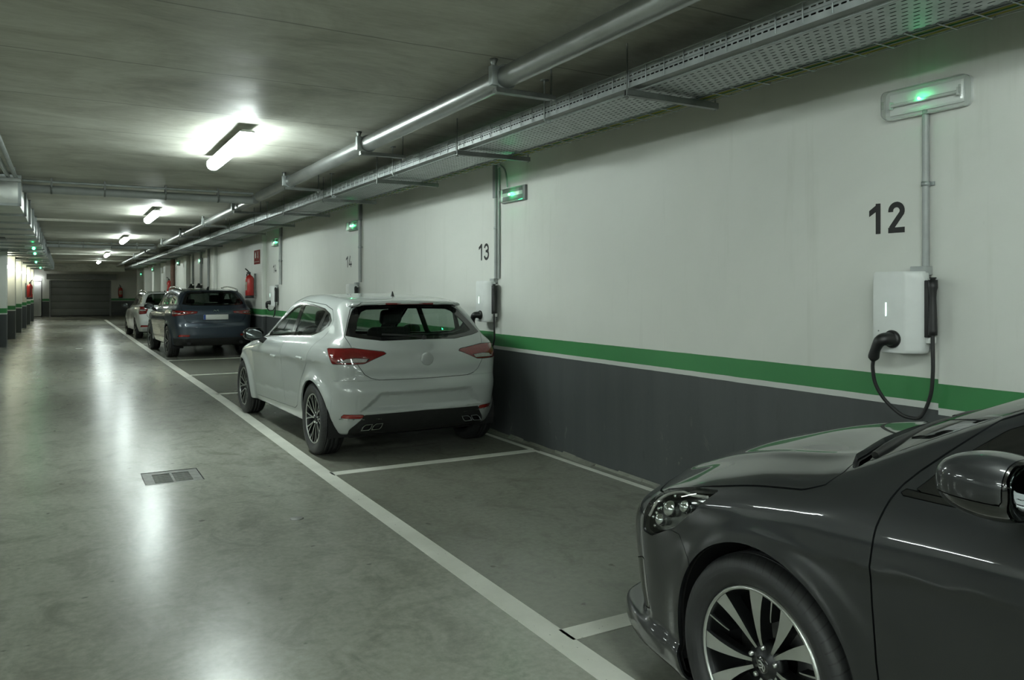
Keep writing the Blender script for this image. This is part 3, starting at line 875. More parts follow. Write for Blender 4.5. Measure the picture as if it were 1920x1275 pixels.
# ---- EV charger with holster and looped cable
def charger(y, label, cabpts, x=WX, cover=True):
    """y: left edge of the white body (larger y); local a runs to the right along the wall"""
    t = wall_root('ev_charger', y, 1.155, label, 'EV charger', 'EV chargers on the wall', x)
    m = MB(); m.box((0.03, 0.0, 0.02), (0.255, 0.05, 0.40)); m.build('back_plate', M['grey_pl'], t, 0.006, xf=WL)
    # body: plan profile with a flat face and a bevelled right shoulder
    pf = [(0.006, 0.030), (0.0, 0.05), (0.002, 0.118), (0.012, 0.134), (0.050, 0.139), (0.188, 0.139), (0.204, 0.135), (0.258, 0.094), (0.268, 0.080), (0.268, 0.040), (0.262, 0.030)]
    cz = [(0.0, 0.90), (0.006, 0.955), (0.018, 0.985), (0.04, 1.0), (0.38, 1.0), (0.405, 0.985), (0.418, 0.955), (0.425, 0.90)]
    m = MB(); n = len(pf); vs = []
    for z, s in cz:
        for a, d in pf: vs.append((0.134 + (a - 0.134) * s, 0.03 + (d - 0.03) * (0.72 + 0.28 * s if s < 1 else 1), z))
    fs = [(i * n + k, i * n + (k + 1) % n, (i + 1) * n + (k + 1) % n, (i + 1) * n + k) for i in range(len(cz) - 1) for k in range(n)]
    m.add(vs, [f[::-1] for f in fs], True); m.add(vs[:n], [tuple(range(n))]); m.add(vs[-n:], [tuple(range(n))[::-1]])
    b = m.build('charger_body', M['white_pl'], t, xf=WL, fixn=True)
    try: b.data.set_sharp_from_angle(angle=0.6)
    except Exception: pass
    m = MB(); m.box((0.088, 0.1385, 0.192), (0.0935, 0.141, 0.262)); m.build('status_light', M['led_w'], b, xf=WL)
    m = MB(); m.lathe([(0, 0.1415), (0.004, 0.1415), (0.004, 0.139), (0, 0.139)], (0.048, 0, 0.112), 1, 10); m.build('card_sensor', M['grey_pl'], b, xf=WL)
    # socket and plug
    m = MB(); m.lathe([(0.0, 0.139), (0.046, 0.139), (0.047, 0.150), (0.040, 0.160), (0.0, 0.160)], (0.130, 0, 0.072), 1, 24); m.build('socket', M['black'], t, xf=WL, fixn=True)
    g = [(0.130, 0.155, 0.072), (0.118, 0.190, 0.072), (0.100, 0.205, 0.058), (0.078, 0.205, 0.020), (0.062, 0.198, -0.018), (0.054, 0.192, -0.042)]
    m = MB(); m.tube(catmull(g, 4), [0.036, 0.036, 0.035, 0.034, 0.034, 0.034, 0.033, 0.032, 0.031, 0.029, 0.027, 0.026, 0.025, 0.025, 0.026, 0.027, 0.028, 0.028, 0.026, 0.020, 0.016], 14)
    pg = m.build('plug', M['black'], t, xf=WL)
    # holster at the right
    m = MB(); m.box((0.268, 0.035, 0.085), (0.292, 0.085, 0.378)); m.build('holster_plate', M['black'], t, 0.004, xf=WL)
    m = MB(); m.box((0.262, 0.03, 0.378), (0.312, 0.06, 0.392)); m.box((0.262, 0.03, 0.055), (0.300, 0.07, 0.088)); m.build('holster_clip', M['white_pl'], t, 0.003, xf=WL)
    pr = [(0.0, 0.393), (0.017, 0.393), (0.017, 0.386), (0.013, 0.386), (0.013, 0.380), (0.0225, 0.380), (0.0235, 0.340), (0.019, 0.325), (0.0165, 0.29), (0.0195, 0.21), (0.0215, 0.12), (0.0205, 0.098), (0.012, 0.096)]
    m = MB(); m.lathe(pr, (0.309, 0.075, 0), 2, 18); m.build('holster_grip', M['black'], t, xf=WL, fixn=True)
    # junction block on top with the conduit entering it
    m = MB(); m.box((0.170, 0.0, 0.405), (0.262, 0.055, 0.452)); m.build('junction_block', M['conduit'], t, 0.004, xf=WL)
    # cable
    P = [(0.054, 0.192, -0.042)] + cabpts + [(0.309, 0.075, 0.02), (0.309, 0.075, 0.098)]
    m = MB(); m.tube(catmull(P, 6), 0.0095, 10); m.build('cable', M['rubber'], t, xf=WL)
    return t
loop = [(0.046, 0.185, -0.09), (0.048, 0.165, -0.17), (0.075, 0.13, -0.25), (0.130, 0.09, -0.318), (0.180, 0.07, -0.338), (0.235, 0.06, -0.325), (0.285, 0.06, -0.22), (0.306, 0.07, -0.10)]
charger(2.745, 'white EV charger right of the number 12 with black cable loop', loop, WX - 0.009)
charger(7.475, 'white EV charger right of the number 13 above the white car bumper', [(a, b, c * 0.82) for a, b, c in loop])
charger(11.92, 'white EV charger peeking over the white car roof', loop)
charger(17.18, 'white EV charger near the red extinguisher, cable bundled', [(0.05, 0.17, -0.07), (0.10, 0.15, -0.10), (0.19, 0.10, -0.085), (0.26, 0.08, -0.03), (0.25, 0.09, -0.20), (0.17, 0.09, -0.22), (0.27, 0.08, -0.16)])

# ---- conduits up to the ceiling, saddle clips
def conduit(y, z0, z1, r, label, clips, x=WX, twin=0.0, bend=None, boot=None):
    t = wall_root('wall_conduit', y, z0, label, 'conduit', 'conduits above the chargers', x)
    m = MB(); m.tube([(0, r + 0.004, 0), (0, r + 0.004, z1 - z0)], r, 14); m.build('conduit_tube', M['conduit'], t, xf=WL)
    if twin:
        m = MB(); m.tube([(twin, r + 0.002, 0), (twin, r + 0.002, z1 - z0)], r * 0.62, 12); m.build('conduit_tube', M['conduit'], t, xf=WL)
    for c in clips:
        m = MB(); m.lathe([(r, -0.011), (r + 0.005, -0.011), (r + 0.005, 0.011), (r, 0.011)], (0, r + 0.004, c - z0), 2, 16, closed=True); m.box((r, 0, c - z0 - 0.010), (r + 0.02, 0.014, c - z0 + 0.010)); m.build('saddle_clip', M['galv'], t, xf=WL, fixn=True)
    if boot:
        m = MB(); m.box((-0.035, 0, boot[0] - z0), (0.035, 0.05, boot[1] - z0)); m.build('trunking_boot', M['grey_pl'], t, 0.006, xf=WL)
    if bend:
        m = MB(); m.tube(catmull(bend, 6), 0.009, 8); m.build('flexible_tail', M['conduit'], t, xf=WL)
    return t
conduit(2.510, 1.600, 2.42, 0.0175, 'grey conduit between charger 12 and the lamp above', [2.035], WX - 0.006)
conduit(7.215, 1.607, H, 0.021, 'twin grey conduits rising from charger 13 to the ceiling', [2.13], WX, 0.055, [(0.05, 0.03, 1.14), (0.12, 0.03, 1.15), (0.21, 0.03, 1.08), (0.25, 0.03, 0.92)], (2.44, H))
conduit(11.56, 1.607, H, 0.024, 'grey conduit rising from the charger behind the white car', [2.14], WX, 0.0, None, (2.55, H))
conduit(16.62, 1.607, H, 0.030, 'grey conduit near the extinguisher rising to the ceiling', [2.1], WX, 0.0, None, (2.6, H))
conduit(29.5, 1.70, H, 0.035, 'far conduit above the dark car, leftmost of three', [], WX); conduit(27.6, 1.70, H, 0.035, 'far conduit above the dark car, middle of three', [], WX); conduit(26.05, 1.2, H, 0.035, 'far conduit above the dark car, rightmost of three', [], WX)
for k, y in enumerate((29.5, 27.6)):
    t = wall_root('cable_gland', y, 1.62, ['dark cable gland under the leftmost far conduit', 'dark cable gland under the middle far conduit'][k], 'cable gland')
    m = MB(); m.lathe([(0, -0.14), (0.09, -0.14), (0.10, -0.02), (0.05, 0.05), (0.036, 0.10), (0, 0.10)], (0, 0.1, 0), 2, 14); m.build('gland_body', M['black'], t, xf=WL, fixn=True)
    m = MB(); m.box((-0.06, 0, -0.1), (0.06, 0.03, 0.05)); m.build('gland_plate', M['black'], t, xf=WL)
pipe('down_pipe', [(WX - 0.09, 34.9, 0), (WX - 0.09, 34.9, H)], 0.085, 'rust brown vertical pipe on the wall beyond the dark car', 'rust')

# ---- emergency luminaires
def emerg_long(y, z, w, h, label, x=WX):
    t = wall_root('emergency_light', y, z, label, 'emergency light', None, x)
    m = MB(); m.prism(rrect(0, -h / 2, w, h / 2, 0.030), 1, 0.0, 0.030)
    XF = WL @ Matrix(((0, 0, 1, 0), (0, 1, 0, 0), (1, 0, 0, 0), (0, 0, 0, 1)))
    b = MB(); P = rrect(0, -h / 2, w, h / 2, 0.032, 6); n = len(P)
    b.add([(a, 0.0, c) for a, c in P] + [(a, 0.030, c) for a, c in P], [tuple(range(n)), tuple(range(2 * n - 1, n - 1, -1))] + [(i, n + i, n + (i + 1) % n, (i + 1) % n) for i in range(n)])
    b.build('base', M['white_pl'], t, xf=WL, fixn=True)
    m = MB(); m.box((0.03, 0.031, -h / 2 + 0.02), (w - 0.03, 0.038, h / 2 - 0.02)); m.build('reflector', M['grey_led'], t, 0.003, xf=WL)
    m = MB(); m.tube([(0.05, 0.056, -0.006), (w - 0.05, 0.056, -0.006)], 0.009, 12); m.build('fluorescent_tube', M['white_pl'], t, xf=WL)
    for a in (0.04, w - 0.05):
        m = MB(); m.box((a, 0.036, -0.025), (a + 0.012, 0.07, 0.015)); m.build('tube_holder', M['white_pl'], t, xf=WL)
    m = MB(); m.ball((w * 0.47, 0.072, 0.0), 0.0065, 10, 6); m.build('green_led', M['led_g'], t, xf=WL)
    m = MB()
    rings = [(0.0, 0.030), (0.0, 0.062), (0.006, 0.080), (0.020, 0.086)]
    vs = []
    for ins, d in rings:
        for a, c in rrect(ins, -h / 2 + ins, w - ins, h / 2 - ins, max(0.012, 0.032 - ins), 6): vs.append((a, d, c))
    fs = [(i * n + k, i * n + (k + 1) % n, (i + 1) * n + (k + 1) % n, (i + 1) * n + k) for i in range(3) for k in range(n)]
    m.add(vs, fs, True); m.add(vs[-n:], [tuple(range(n))]); m.build('clear_cover', M['clear'], t, xf=WL, fixn=True)
    for a in (0.012, w - 0.03):
        m = MB(); m.box((a, 0.080, -0.022), (a + 0.014, 0.090, 0.022)); m.build('cover_clip', M['clear'], t, 0.004, xf=WL)
    return t
M['grey_led'] = plain('luminaire_reflector', (0.86, 0.87, 0.86), 0.35, 0.0, 0.02)
emerg_long(2.735, 2.475, 0.465, 0.155, 'long clear emergency luminaire with green LED above charger 12', WX - 0.006)
def emerg_box(y, z, w, h, label, x=WX, led='led_g'):
    t = wall_root('emergency_light', y, z, label, 'emergency light', 'small emergency lights along the wall', x)
    m = MB(); m.box((0.0, 0, -h / 2), (w, 0.035, h / 2)); m.build('base', M['grey_pl'], t, 0.006, xf=WL)
    m = MB(); m.box((0.006, 0.035, -h / 2 + 0.006), (w - 0.03, 0.085, h / 2 - 0.012)); m.build('clear_cover', M['clear'], t, 0.012, xf=WL)
    m = MB(); m.box((0.012, 0.036, -0.012), (w - 0.04, 0.040, 0.024)); m.build('reflector', M['white_pl'], t, xf=WL)
    m = MB(); m.ball((w * 0.45, 0.066, 0.0), 0.011, 8, 6); m.build('green_led', M[led], t, xf=WL)
    return t
emerg_box(7.07, 2.44, 0.46, 0.15, 'grey emergency light right of the twin conduits')
emerg_box(12.10, 2.485, 0.46, 0.15, 'emergency light left of the conduit behind the white car')
emerg_box(17.25, 2.50, 0.46, 0.17, 'emergency light above the bay number near the extinguisher')
emerg_box(27.95, 2.46, 0.5, 0.2, 'far emergency light on the middle conduit above the dark car', WX, 'led_g')
for k, (y, z, lb) in enumerate(((32.4, 2.52, 'tiny green emergency light past the dark car'), (40.2, 2.45, 'tiny green emergency light near the far columns'), (46.5, 2.35, 'farthest green emergency light on the right wall'))):
    emerg_box(y, z, 0.5, 0.2, lb, WX - 0.35 if k else WX - 0.16)
def emerg_duct(x, y, z, lb):
    t = empty('emergency_light', (x, y, z), 0, lb, 'emergency light', 'green emergency lights under the duct')
    m = MB(); m.box((-0.17, -0.05, 0), (0.17, 0.05, 0.05)); m.build('base', M['white_pl'], t, 0.01)
    m = MB(); m.box((-0.16, -0.045, -0.05), (0.16, 0.045, 0.0)); m.build('clear_cover', M['clear'], t, 0.015)
    m = MB(); m.ball((0, -0.02, -0.03), 0.03, 8, 6); m.build('green_led', M['led_dim'], t)
    m = MB(); m.tube([(0, 0, 0.04), (0, 0, 2.485 - z)], 0.008, 6); m.build('stem', M['galv'], t)
for i, (x, y) in enumerate(((-0.60, 20.3), (-0.66, 23.2), (-0.82, 30.0), (-0.88, 37.6))):
    emerg_duct(x, y, 2.44, 'green emergency light under the duct, %s from the camera' % ordn[i])

# ---- fire extinguishers and their signs
def extinguisher(loc, facing, label, s=1.0, tilt=0.0):
    t = empty('fire_extinguisher', loc, facing, label, 'extinguisher', 'fire extinguishers')
    m = MB(); m.lathe([(0, 0.0), (0.078, 0.0), (0.085, 0.012), (0.085, 0.36), (0.080, 0.41), (0.060, 0.445), (0.032, 0.462), (0.024, 0.48), (0, 0.48)], (0, 0.0, 0), 2, 24); m.build('cylinder', M['red'], t, fixn=True)
    m = MB(); m.lathe([(0.0861, 0.0), (0.0866, 0.0), (0.0866, 0.055), (0.0861, 0.055)], (0, 0, 0), 2, 24, closed=True); m.build('base_ring', M['black'], t)
    m = MB(); a0 = -PI / 2 - 0.75; k = 10
    vs = [(0.0862 * math.cos(a0 + 1.5 * i / k), 0.0862 * math.sin(a0 + 1.5 * i / k), z) for z in (0.16, 0.33) for i in range(k + 1)]
    m.add(vs, [(i, i + 1, k + 2 + i, k + 1 + i) for i in range(k)], True)
    lab_ = m.build('instruction_label', M['sign_white'], t)
    m = MB()
    for z in (0.185, 0.205, 0.225, 0.245, 0.265):
        vs = [(0.0866 * math.cos(a0 + 0.25 + 1.0 * i / k), 0.0866 * math.sin(a0 + 0.25 + 1.0 * i / k), z + q) for q in (0, 0.008) for i in range(k + 1)]
        m.add(vs, [(i, i + 1, k + 2 + i, k + 1 + i) for i in range(k)], True)
    tag(m.build('printed_line', M['red_sign'], lab_), kind='stuff')
    m = MB(); m.tube([(0, 0, 0.47), (0, 0, 0.52)], 0.018, 10); m.box((-0.014, -0.06, 0.515), (0.014, 0.02, 0.53)); m.build('valve', M['black'], t)
    m = MB(); m.tube([(0.0, -0.01, 0.53), (-0.03, -0.05, 0.575), (-0.055, -0.075, 0.60)], [0.012, 0.014, 0.012], 8); m.build('lever', M['black'], t)
    m = MB(); m.tube(catmull([(0.0, -0.02, 0.50), (-0.07, -0.04, 0.49), (-0.095, -0.03, 0.40), (-0.095, -0.02, 0.20), (-0.088, -0.01, 0.10)], 5), 0.011, 8); m.build('hose', M['black'], t)
    m = MB(); m.box((-0.02, 0.084, 0.05), (0.02, 0.125, 0.50)); m.build('wall_hook', M['galv_dark'], t)
    t.scale = (s, s, s)
    return t
# "front" of the model is -y; turned so that it faces the lane
extinguisher((WX - 0.255, 18.62, 1.31), -PI / 2, 'red fire extinguisher on the wall between dark car and charger', 1.12)
extinguisher((WX - 0.17, 35.4, 1.35), -PI / 2, 'far red extinguisher beside the rust brown pipe', 1.15)
extinguisher((2.85, Y1 - 0.12, 1.05), 0, 'red extinguisher at the far right of the end wall', 1.3)
extinguisher((PX + 0.12, 36.4, 1.15), PI / 2, 'red extinguisher on a left column', 1.25)
def ext_sign(y, z, w, h, label, x):
    t = wall_root('extinguisher_sign', y, z, label, 'sign', 'extinguisher signs', x)
    m = MB(); m.box((0, 0, 0), (w, 0.006, h)); m.build('sign_plate', M['red_sign'], t, xf=WL)
    m = MB()
    pl = lambda a, b, off: (a * w, 0.0065 + off, b * h)
    m.add([pl(0.20, .44, 0), pl(.36, .44, 0), pl(.36, .76, 0), pl(.32, .81, 0), pl(.24, .81, 0), pl(.20, .76, 0)], [(5, 4, 3, 2, 1, 0)])
    m.add([pl(.24, .84, 0), pl(.34, .84, 0), pl(.36, .88, 0), pl(.22, .88, 0)], [(3, 2, 1, 0)])
    m.ribbon([(.56 * w, .92 * h), (.66 * w, .72 * h), (.60 * w, .55 * h), (.74 * w, .42 * h)], 0.045 * w, lambda a, b, o: (a, 0.0066, b), 0)
    m.ribbon([(.80 * w, .92 * h), (.70 * w, .70 * h), (.80 * w, .5 * h)], 0.035 * w, lambda a, b, o: (a, 0.0067, b), 0)
    m.build('pictogram', M['sign_white'], t, xf=WL)
    m = MB()
    rng = random.Random(3); a = 0.10
    while a < 0.9:
        l = rng.uniform(0.05, 0.10); m.add([pl(a, .15, 0), pl(a + l, .15, 0), pl(a + l, .20, 0), pl(a, .20, 0)], [(3, 2, 1, 0)]); a += l + 0.03
    tag(m.build('caption', M['sign_white'], t, xf=WL), kind='stuff')
    return t
ext_sign(18.86, 2.085, 0.62, 0.32, 'red extinguisher sign above the nearer wall extinguisher', WX - 0.105)
ext_sign(35.9, 2.09, 0.8, 0.33, 'faded extinguisher sign beside the rust brown pipe', WX - 0.03)
# ================================================================== CAR KIT
# A car body is one smooth implicit surface, meshed, then cut along panel lines into real panels with gaps.
def smax(a, b, k):
    h = np.clip(0.5 + 0.5 * (a - b) / k, 0, 1)
    return b + (a - b) * h + k * h * (1 - h)
def smin(a, b, k):
    return -smax(-a, -b, k)
class PL:
    """polyline function smoothed by a gaussian"""
    def __init__(self, pts, sig=0.04, pad=None):
        p = np.array(sorted(pts), float)
        a, b = p[0, 0] - 6 * sig - 0.5, p[-1, 0] + 6 * sig + 0.5
        st = min(0.003, sig / 3)
        n = int((b - a) / st)
        self.x = a + st * np.arange(n)
        s0 = (p[1, 1] - p[0, 1]) / (p[1, 0] - p[0, 0]); s1 = (p[-1, 1] - p[-2, 1]) / (p[-1, 0] - p[-2, 0])
        y = np.interp(self.x, p[:, 0], p[:, 1])
        y = np.where(self.x < p[0, 0], p[0, 1] + s0 * (self.x - p[0, 0]), y)
        y = np.where(self.x > p[-1, 0], p[-1, 1] + s1 * (self.x - p[-1, 0]), y)
        k = int(3.2 * sig / st)
        w = np.exp(-0.5 * (np.arange(-k, k + 1) * st / sig) ** 2); w /= w.sum()
        yy = np.pad(y, k, mode='edge')
        self.y = np.convolve(yy, w, mode='valid')
    def __call__(self, t):
        return np.interp(t, self.x, self.y)

def polysd(poly, a, b, r=0.0):
    """signed distance (negative inside) to a 2d polygon, corners rounded outwards by r"""
    P = np.array(poly, float); n = len(P)
    a = np.asarray(a, float); b = np.asarray(b, float)
    d = np.full(a.shape, 1e9); s = np.ones(a.shape)
    for i in range(n):
        j = (i - 1) % n
        ex, ey = P[j] - P[i]
        wx, wy = a - P[i, 0], b - P[i, 1]
        t = np.clip((wx * ex + wy * ey) / (ex * ex + ey * ey), 0, 1)
        d = np.minimum(d, (wx - ex * t) ** 2 + (wy - ey * t) ** 2)
        c1 = b >= P[i, 1]; c2 = b < P[j, 1]; c3 = ex * wy > ey * wx
        flip = (c1 & c2 & c3) | (~c1 & ~c2 & ~c3)
        s = np.where(flip, -s, s)
    return s * np.sqrt(d) - r

def smoothpoly(pts, n=6):
    """closed catmull-rom through the points"""
    P = [Vector(p) for p in pts]; m = len(P); out = []
    for i in range(m):
        p0, p1, p2, p3 = P[i - 1], P[i], P[(i + 1) % m], P[(i + 2) % m]
        for k in range(n):
            t = k / n
            q = 0.5 * ((2 * p1) + (p2 - p0) * t + (2 * p0 - 5 * p1 + 4 * p2 - p3) * t * t + (3 * p1 - p0 - 3 * p2 + p3) * t ** 3)
            out.append((q.x, q.y))
    return out

def surface_net(f, gx, gy, gz, newton=3):
    """mesh the zero set of f on a rectilinear grid; returns verts, quads, normals"""
    nx, ny, nz = len(gx), len(gy), len(gz)
    Fv = np.empty((nx, ny, nz), np.float32)
    step = max(1, int(1500000 / (ny * nz)))
    for i in range(0, nx, step):
        X, Y, Z = np.meshgrid(gx[i:i + step], gy, gz, indexing='ij')
        Fv[i:i + step] = f(X, Y, Z)
    S = Fv < 0
    c = [S[i:nx - 1 + i, j:ny - 1 + j, k:nz - 1 + k] for i in (0, 1) for j in (0, 1) for k in (0, 1)]
    cnt = sum(x.astype(np.int8) for x in c)
    act = (cnt > 0) & (cnt < 8)
    idx = -np.ones(act.shape, np.int64)
    ai = np.argwhere(act)
    idx[act] = np.arange(len(ai))
    I, J, K = ai.T
    acc = np.zeros((len(ai), 3)); num = np.zeros(len(ai))
    g = (gx, gy, gz)
    for ax in range(3):
        for u in (0, 1):
            for w in (0, 1):
                o = [0, 0, 0]; q = [a for a in range(3) if a != ax]
                o[q[0]] = u; o[q[1]] = w
                e = list(o); e[ax] = 1
                a = Fv[I + o[0], J + o[1], K + o[2]]; b = Fv[I + e[0], J + e[1], K + e[2]]
                cr = (a < 0) != (b < 0)
                t = np.where(cr, a / np.where(cr, a - b, 1), 0)
                p = np.zeros((len(ai), 3))
                base = (I, J, K)
                for d in range(3):
                    p[:, d] = g[d][base[d] + o[d]]
                p[:, ax] += t * (g[ax][base[ax] + 1] - g[ax][base[ax]])
                acc += np.where(cr[:, None], p, 0); num += cr
    V = acc / num[:, None]
    quads = []
    for ax in range(3):
        q = [a for a in range(3) if a != ax]
        sl = [slice(None)] * 3
        n_ = [nx, ny, nz]
        lo = [slice(1, n_[d] - 1) for d in range(3)]; hi = list(lo)
        lo[ax] = slice(0, n_[ax] - 1); hi[ax] = slice(1, n_[ax])
        A = S[tuple(lo)]; B = S[tuple(hi)]
        e = np.argwhere(A != B)
        if not len(e): continue
        flip = A[tuple(e.T)]
        e = e + np.array([0 if d == ax else 1 for d in range(3)])
        def cell(du, dw):
            o = e.copy(); o[:, q[0]] += du; o[:, q[1]] += dw
            return idx[o[:, 0], o[:, 1], o[:, 2]]
        Q = np.stack([cell(-1, -1), cell(0, -1), cell(0, 0), cell(-1, 0)], 1)
        sgn = flip if ax != 1 else ~flip
        Q = np.where(sgn[:, None], Q, Q[:, ::-1])
        quads.append(Q)
    Q = np.concatenate(quads)
    Q = Q[(Q >= 0).all(1)]
    def grad(V, e=0.004):
        G = np.empty_like(V)
        for d in range(3):
            a = V.copy(); b = V.copy(); a[:, d] += e; b[:, d] -= e
            G[:, d] = (f(*a.T) - f(*b.T)) / (2 * e)
        return G
    for _ in range(newton):
        G = grad(V); l2 = np.maximum((G * G).sum(1), 0.05)
        st = -(f(*V.T) / l2)[:, None] * G
        ln = np.linalg.norm(st, axis=1); st *= np.minimum(1, 0.02 / np.maximum(ln, 1e-9))[:, None]
        V = V + st
    N = grad(V); N /= np.maximum(np.linalg.norm(N, axis=1), 1e-9)[:, None]
    return V, Q, N

class TM:
    """triangle mesh with normals that can be clipped by a scalar field"""
    def __init__(self, V, T, N): self.V, self.T, self.N = V, T, N
    def clip(self, s, level=0.0, keep='lt'):
        s = s - level
        if keep == 'gt': s = -s
        s = np.where(np.abs(s) < 1e-7, 1e-7, s)
        V, T, N = self.V, self.T, self.N
        ins = s < 0
        c = ins[T].sum(1)
        full = T[c == 3]
        newV, newN, tris = [V], [N], [full]
        base = len(V)
        emap_edges = []
        part1 = T[c == 1]; part2 = T[c == 2]
        def rot(P, want):
            m = ins[P] == want
            k = m.argmax(1)
            r = np.arange(len(P))
            return np.stack([P[r, k], P[r, (k + 1) % 3], P[r, (k + 2) % 3]], 1)
        E = []
        if len(part1):
            P1 = rot(part1, True); E += [P1[:, [0, 1]], P1[:, [0, 2]]]
        if len(part2):
            P2 = rot(part2, False); E += [P2[:, [1, 0]], P2[:, [2, 0]]]
        if E:
            EE = np.concatenate(E)                 # (inside, outside)
            key = EE[:, 0] * (len(V) + 1) + EE[:, 1]
            u, first, inv = np.unique(key, return_index=True, return_inverse=True)
            a, b = EE[first, 0], EE[first, 1]
            t = (s[a] / (s[a] - s[b]))[:, None]
            nv = V[a] + (V[b] - V[a]) * t
            nn = N[a] + (N[b] - N[a]) * t
            nn /= np.maximum(np.linalg.norm(nn, axis=1), 1e-9)[:, None]
            newV.append(nv); newN.append(nn)
            inv = inv.reshape(-1) + base
            o = 0
            if len(part1):
                k = len(P1); e01 = inv[o:o + k]; e02 = inv[o + k:o + 2 * k]; o += 2 * k
                tris.append(np.stack([P1[:, 0], e01, e02], 1))
            if len(part2):
                k = len(P2); e10 = inv[o:o + k]; e20 = inv[o + k:o + 2 * k]
                tris.append(np.stack([e10, P2[:, 1], P2[:, 2]], 1)); tris.append(np.stack([e10, P2[:, 2], e20], 1))
        VV = np.concatenate(newV); NN = np.concatenate(newN); TT = np.concatenate(tris) if tris else np.zeros((0, 3), int)
        return TM(VV, TT, NN).compact()
    def compact(self):
        if not len(self.T): return TM(np.zeros((0, 3)), np.zeros((0, 3), int), np.zeros((0, 3)))
        u, inv = np.unique(self.T, return_inverse=True)
        return TM(self.V[u], inv.reshape(-1, 3), self.N[u])
    def split(self, fn, gap=0.0):
        s = fn(self.V)
        return self.clip(s, -gap, 'lt'), self.clip(s, gap, 'gt')
    def offset(self, d): return TM(self.V + self.N * d, self.T, self.N)
    def boundary(self):
        e = np.concatenate([self.T[:, [0, 1]], self.T[:, [1, 2]], self.T[:, [2, 0]]])
        n = len(self.V) + 1
        k = e[:, 0] * n + e[:, 1]; kr = e[:, 1] * n + e[:, 0]
        return e[~np.isin(k, kr)]
    def obj(self, name, mat, parent, rim=0.0, rimdir=None):
        V, T, N = self.V, self.T, self.N
        if rim > 0 and len(T):
            e = self.boundary()
            nrm = -N if rimdir is None else np.tile(np.array(rimdir, float), (len(V), 1))
            a, b = V[e[:, 0]], V[e[:, 1]]
            a2 = a + nrm[e[:, 0]] * rim; b2 = b + nrm[e[:, 1]] * rim
            fn = np.cross(a2 - a, b - a); fn /= np.maximum(np.linalg.norm(fn, axis=1), 1e-9)[:, None]
            k = len(e); o = len(V)
            V = np.concatenate([V, a, b, b2, a2]); N = np.concatenate([N, fn, fn, fn, fn])
            i = np.arange(k)
            T = np.concatenate([T, np.stack([o + i, o + 3 * k + i, o + 2 * k + i], 1), np.stack([o + i, o + 2 * k + i, o + k + i], 1)])
        me = bpy.data.meshes.new(name)
        me.vertices.add(len(V)); me.vertices.foreach_set('co', V.astype(np.float32).ravel())
        me.loops.add(len(T) * 3); me.loops.foreach_set('vertex_index', T.astype(np.int32).ravel())
        me.polygons.add(len(T)); me.polygons.foreach_set('loop_start', np.arange(0, len(T) * 3, 3, dtype=np.int32))
        me.polygons.foreach_set('use_smooth', np.ones(len(T), bool))
        me.update(calc_edges=True)
        if len(T): me.normals_split_custom_set_from_vertices(N.astype(np.float32))
        me.materials.append(mat)
        return link(bpy.data.objects.new(name, me), parent)

def sdf_tm(f, lo, hi, res, newton=3):
    g = [np.arange(lo[d] - res, hi[d] + res * 1.5, res) for d in range(3)]
    V, Q, N = surface_net(f, *g, newton=newton)
    T = np.concatenate([Q[:, [0, 1, 2]], Q[:, [0, 2, 3]]])
    # make winding agree with the gradient
    fn = np.cross(V[T[:, 1]] - V[T[:, 0]], V[T[:, 2]] - V[T[:, 0]])
    bad = (fn * N[T].sum(1)).sum(1) < 0
    T[bad] = T[bad][:, ::-1]
    return TM(V, T, N)

def grid_tm(f, gx, gy, gz):
    V, Q, N = surface_net(f, gx, gy, gz)
    T = np.concatenate([Q[:, [0, 1, 2]], Q[:, [0, 2, 3]]])
    fn = np.cross(V[T[:, 1]] - V[T[:, 0]], V[T[:, 2]] - V[T[:, 0]])
    bad = (fn * N[T].sum(1)).sum(1) < 0
    T[bad] = T[bad][:, ::-1]
    return TM(V, T, N)

def rbox(X, Y, Z, c, h, r):
    qx = np.abs(X - c[0]) - h[0] + r; qy = np.abs(Y - c[1]) - h[1] + r; qz = np.abs(Z - c[2]) - h[2] + r
    return np.sqrt(np.maximum(qx, 0) ** 2 + np.maximum(qy, 0) ** 2 + np.maximum(qz, 0) ** 2) + np.minimum(np.maximum(qx, np.maximum(qy, qz)), 0) - r

# ---- car materials
def paint(name, col, metal, rough, flake=0.0):
    t = NT(name)
    nz = t.noise(t.objco(), 2.0, 3)
    a = tuple(c * 0.97 for c in col); b = tuple(min(1, c * 1.03) for c in col)
    c = t.ramp(nz, [(0.3, a), (0.7, b)])
    t.set(color=c, metal=metal, rough=rough, coat=1.0, coat_rough=0.03, ior=1.45)
    return t.m
M['car_white'] = paint('pearl_white_paint', (0.40, 0.425, 0.41), 0.0, 0.35)
M['car_white2'] = paint('solid_white_paint', (0.74, 0.76, 0.74), 0.0, 0.35)
M['car_dark'] = paint('anthracite_metallic_paint', (0.016, 0.0175, 0.019), 0.4, 0.40)
M['car_blue'] = paint('slate_blue_metallic_paint', (0.036, 0.050, 0.068), 0.45, 0.38)
M['gloss_black'] = plain('gloss_black_trim', (0.006, 0.006, 0.006), 0.12, 0, 0.1, 8, coat=0.6)
M['int_dark'] = plain('interior_dark_fabric', (0.018, 0.018, 0.018), 0.8, 0, 0.2, 20)
M['int_shell'] = plain('inner_shell_black', (0.008, 0.008, 0.008), 0.8, 0, 0.1, 10)
M['chrome'] = plain('chrome_trim', (0.62, 0.64, 0.63), 0.12, 1.0, 0.03, 5)
M['alloy'] = plain('machined_alloy', (0.50, 0.515, 0.49), 0.28, 0.9, 0.05, 10)
M['alloy_dark'] = plain('dark_alloy', (0.022, 0.023, 0.024), 0.35, 0.5, 0.1, 10)
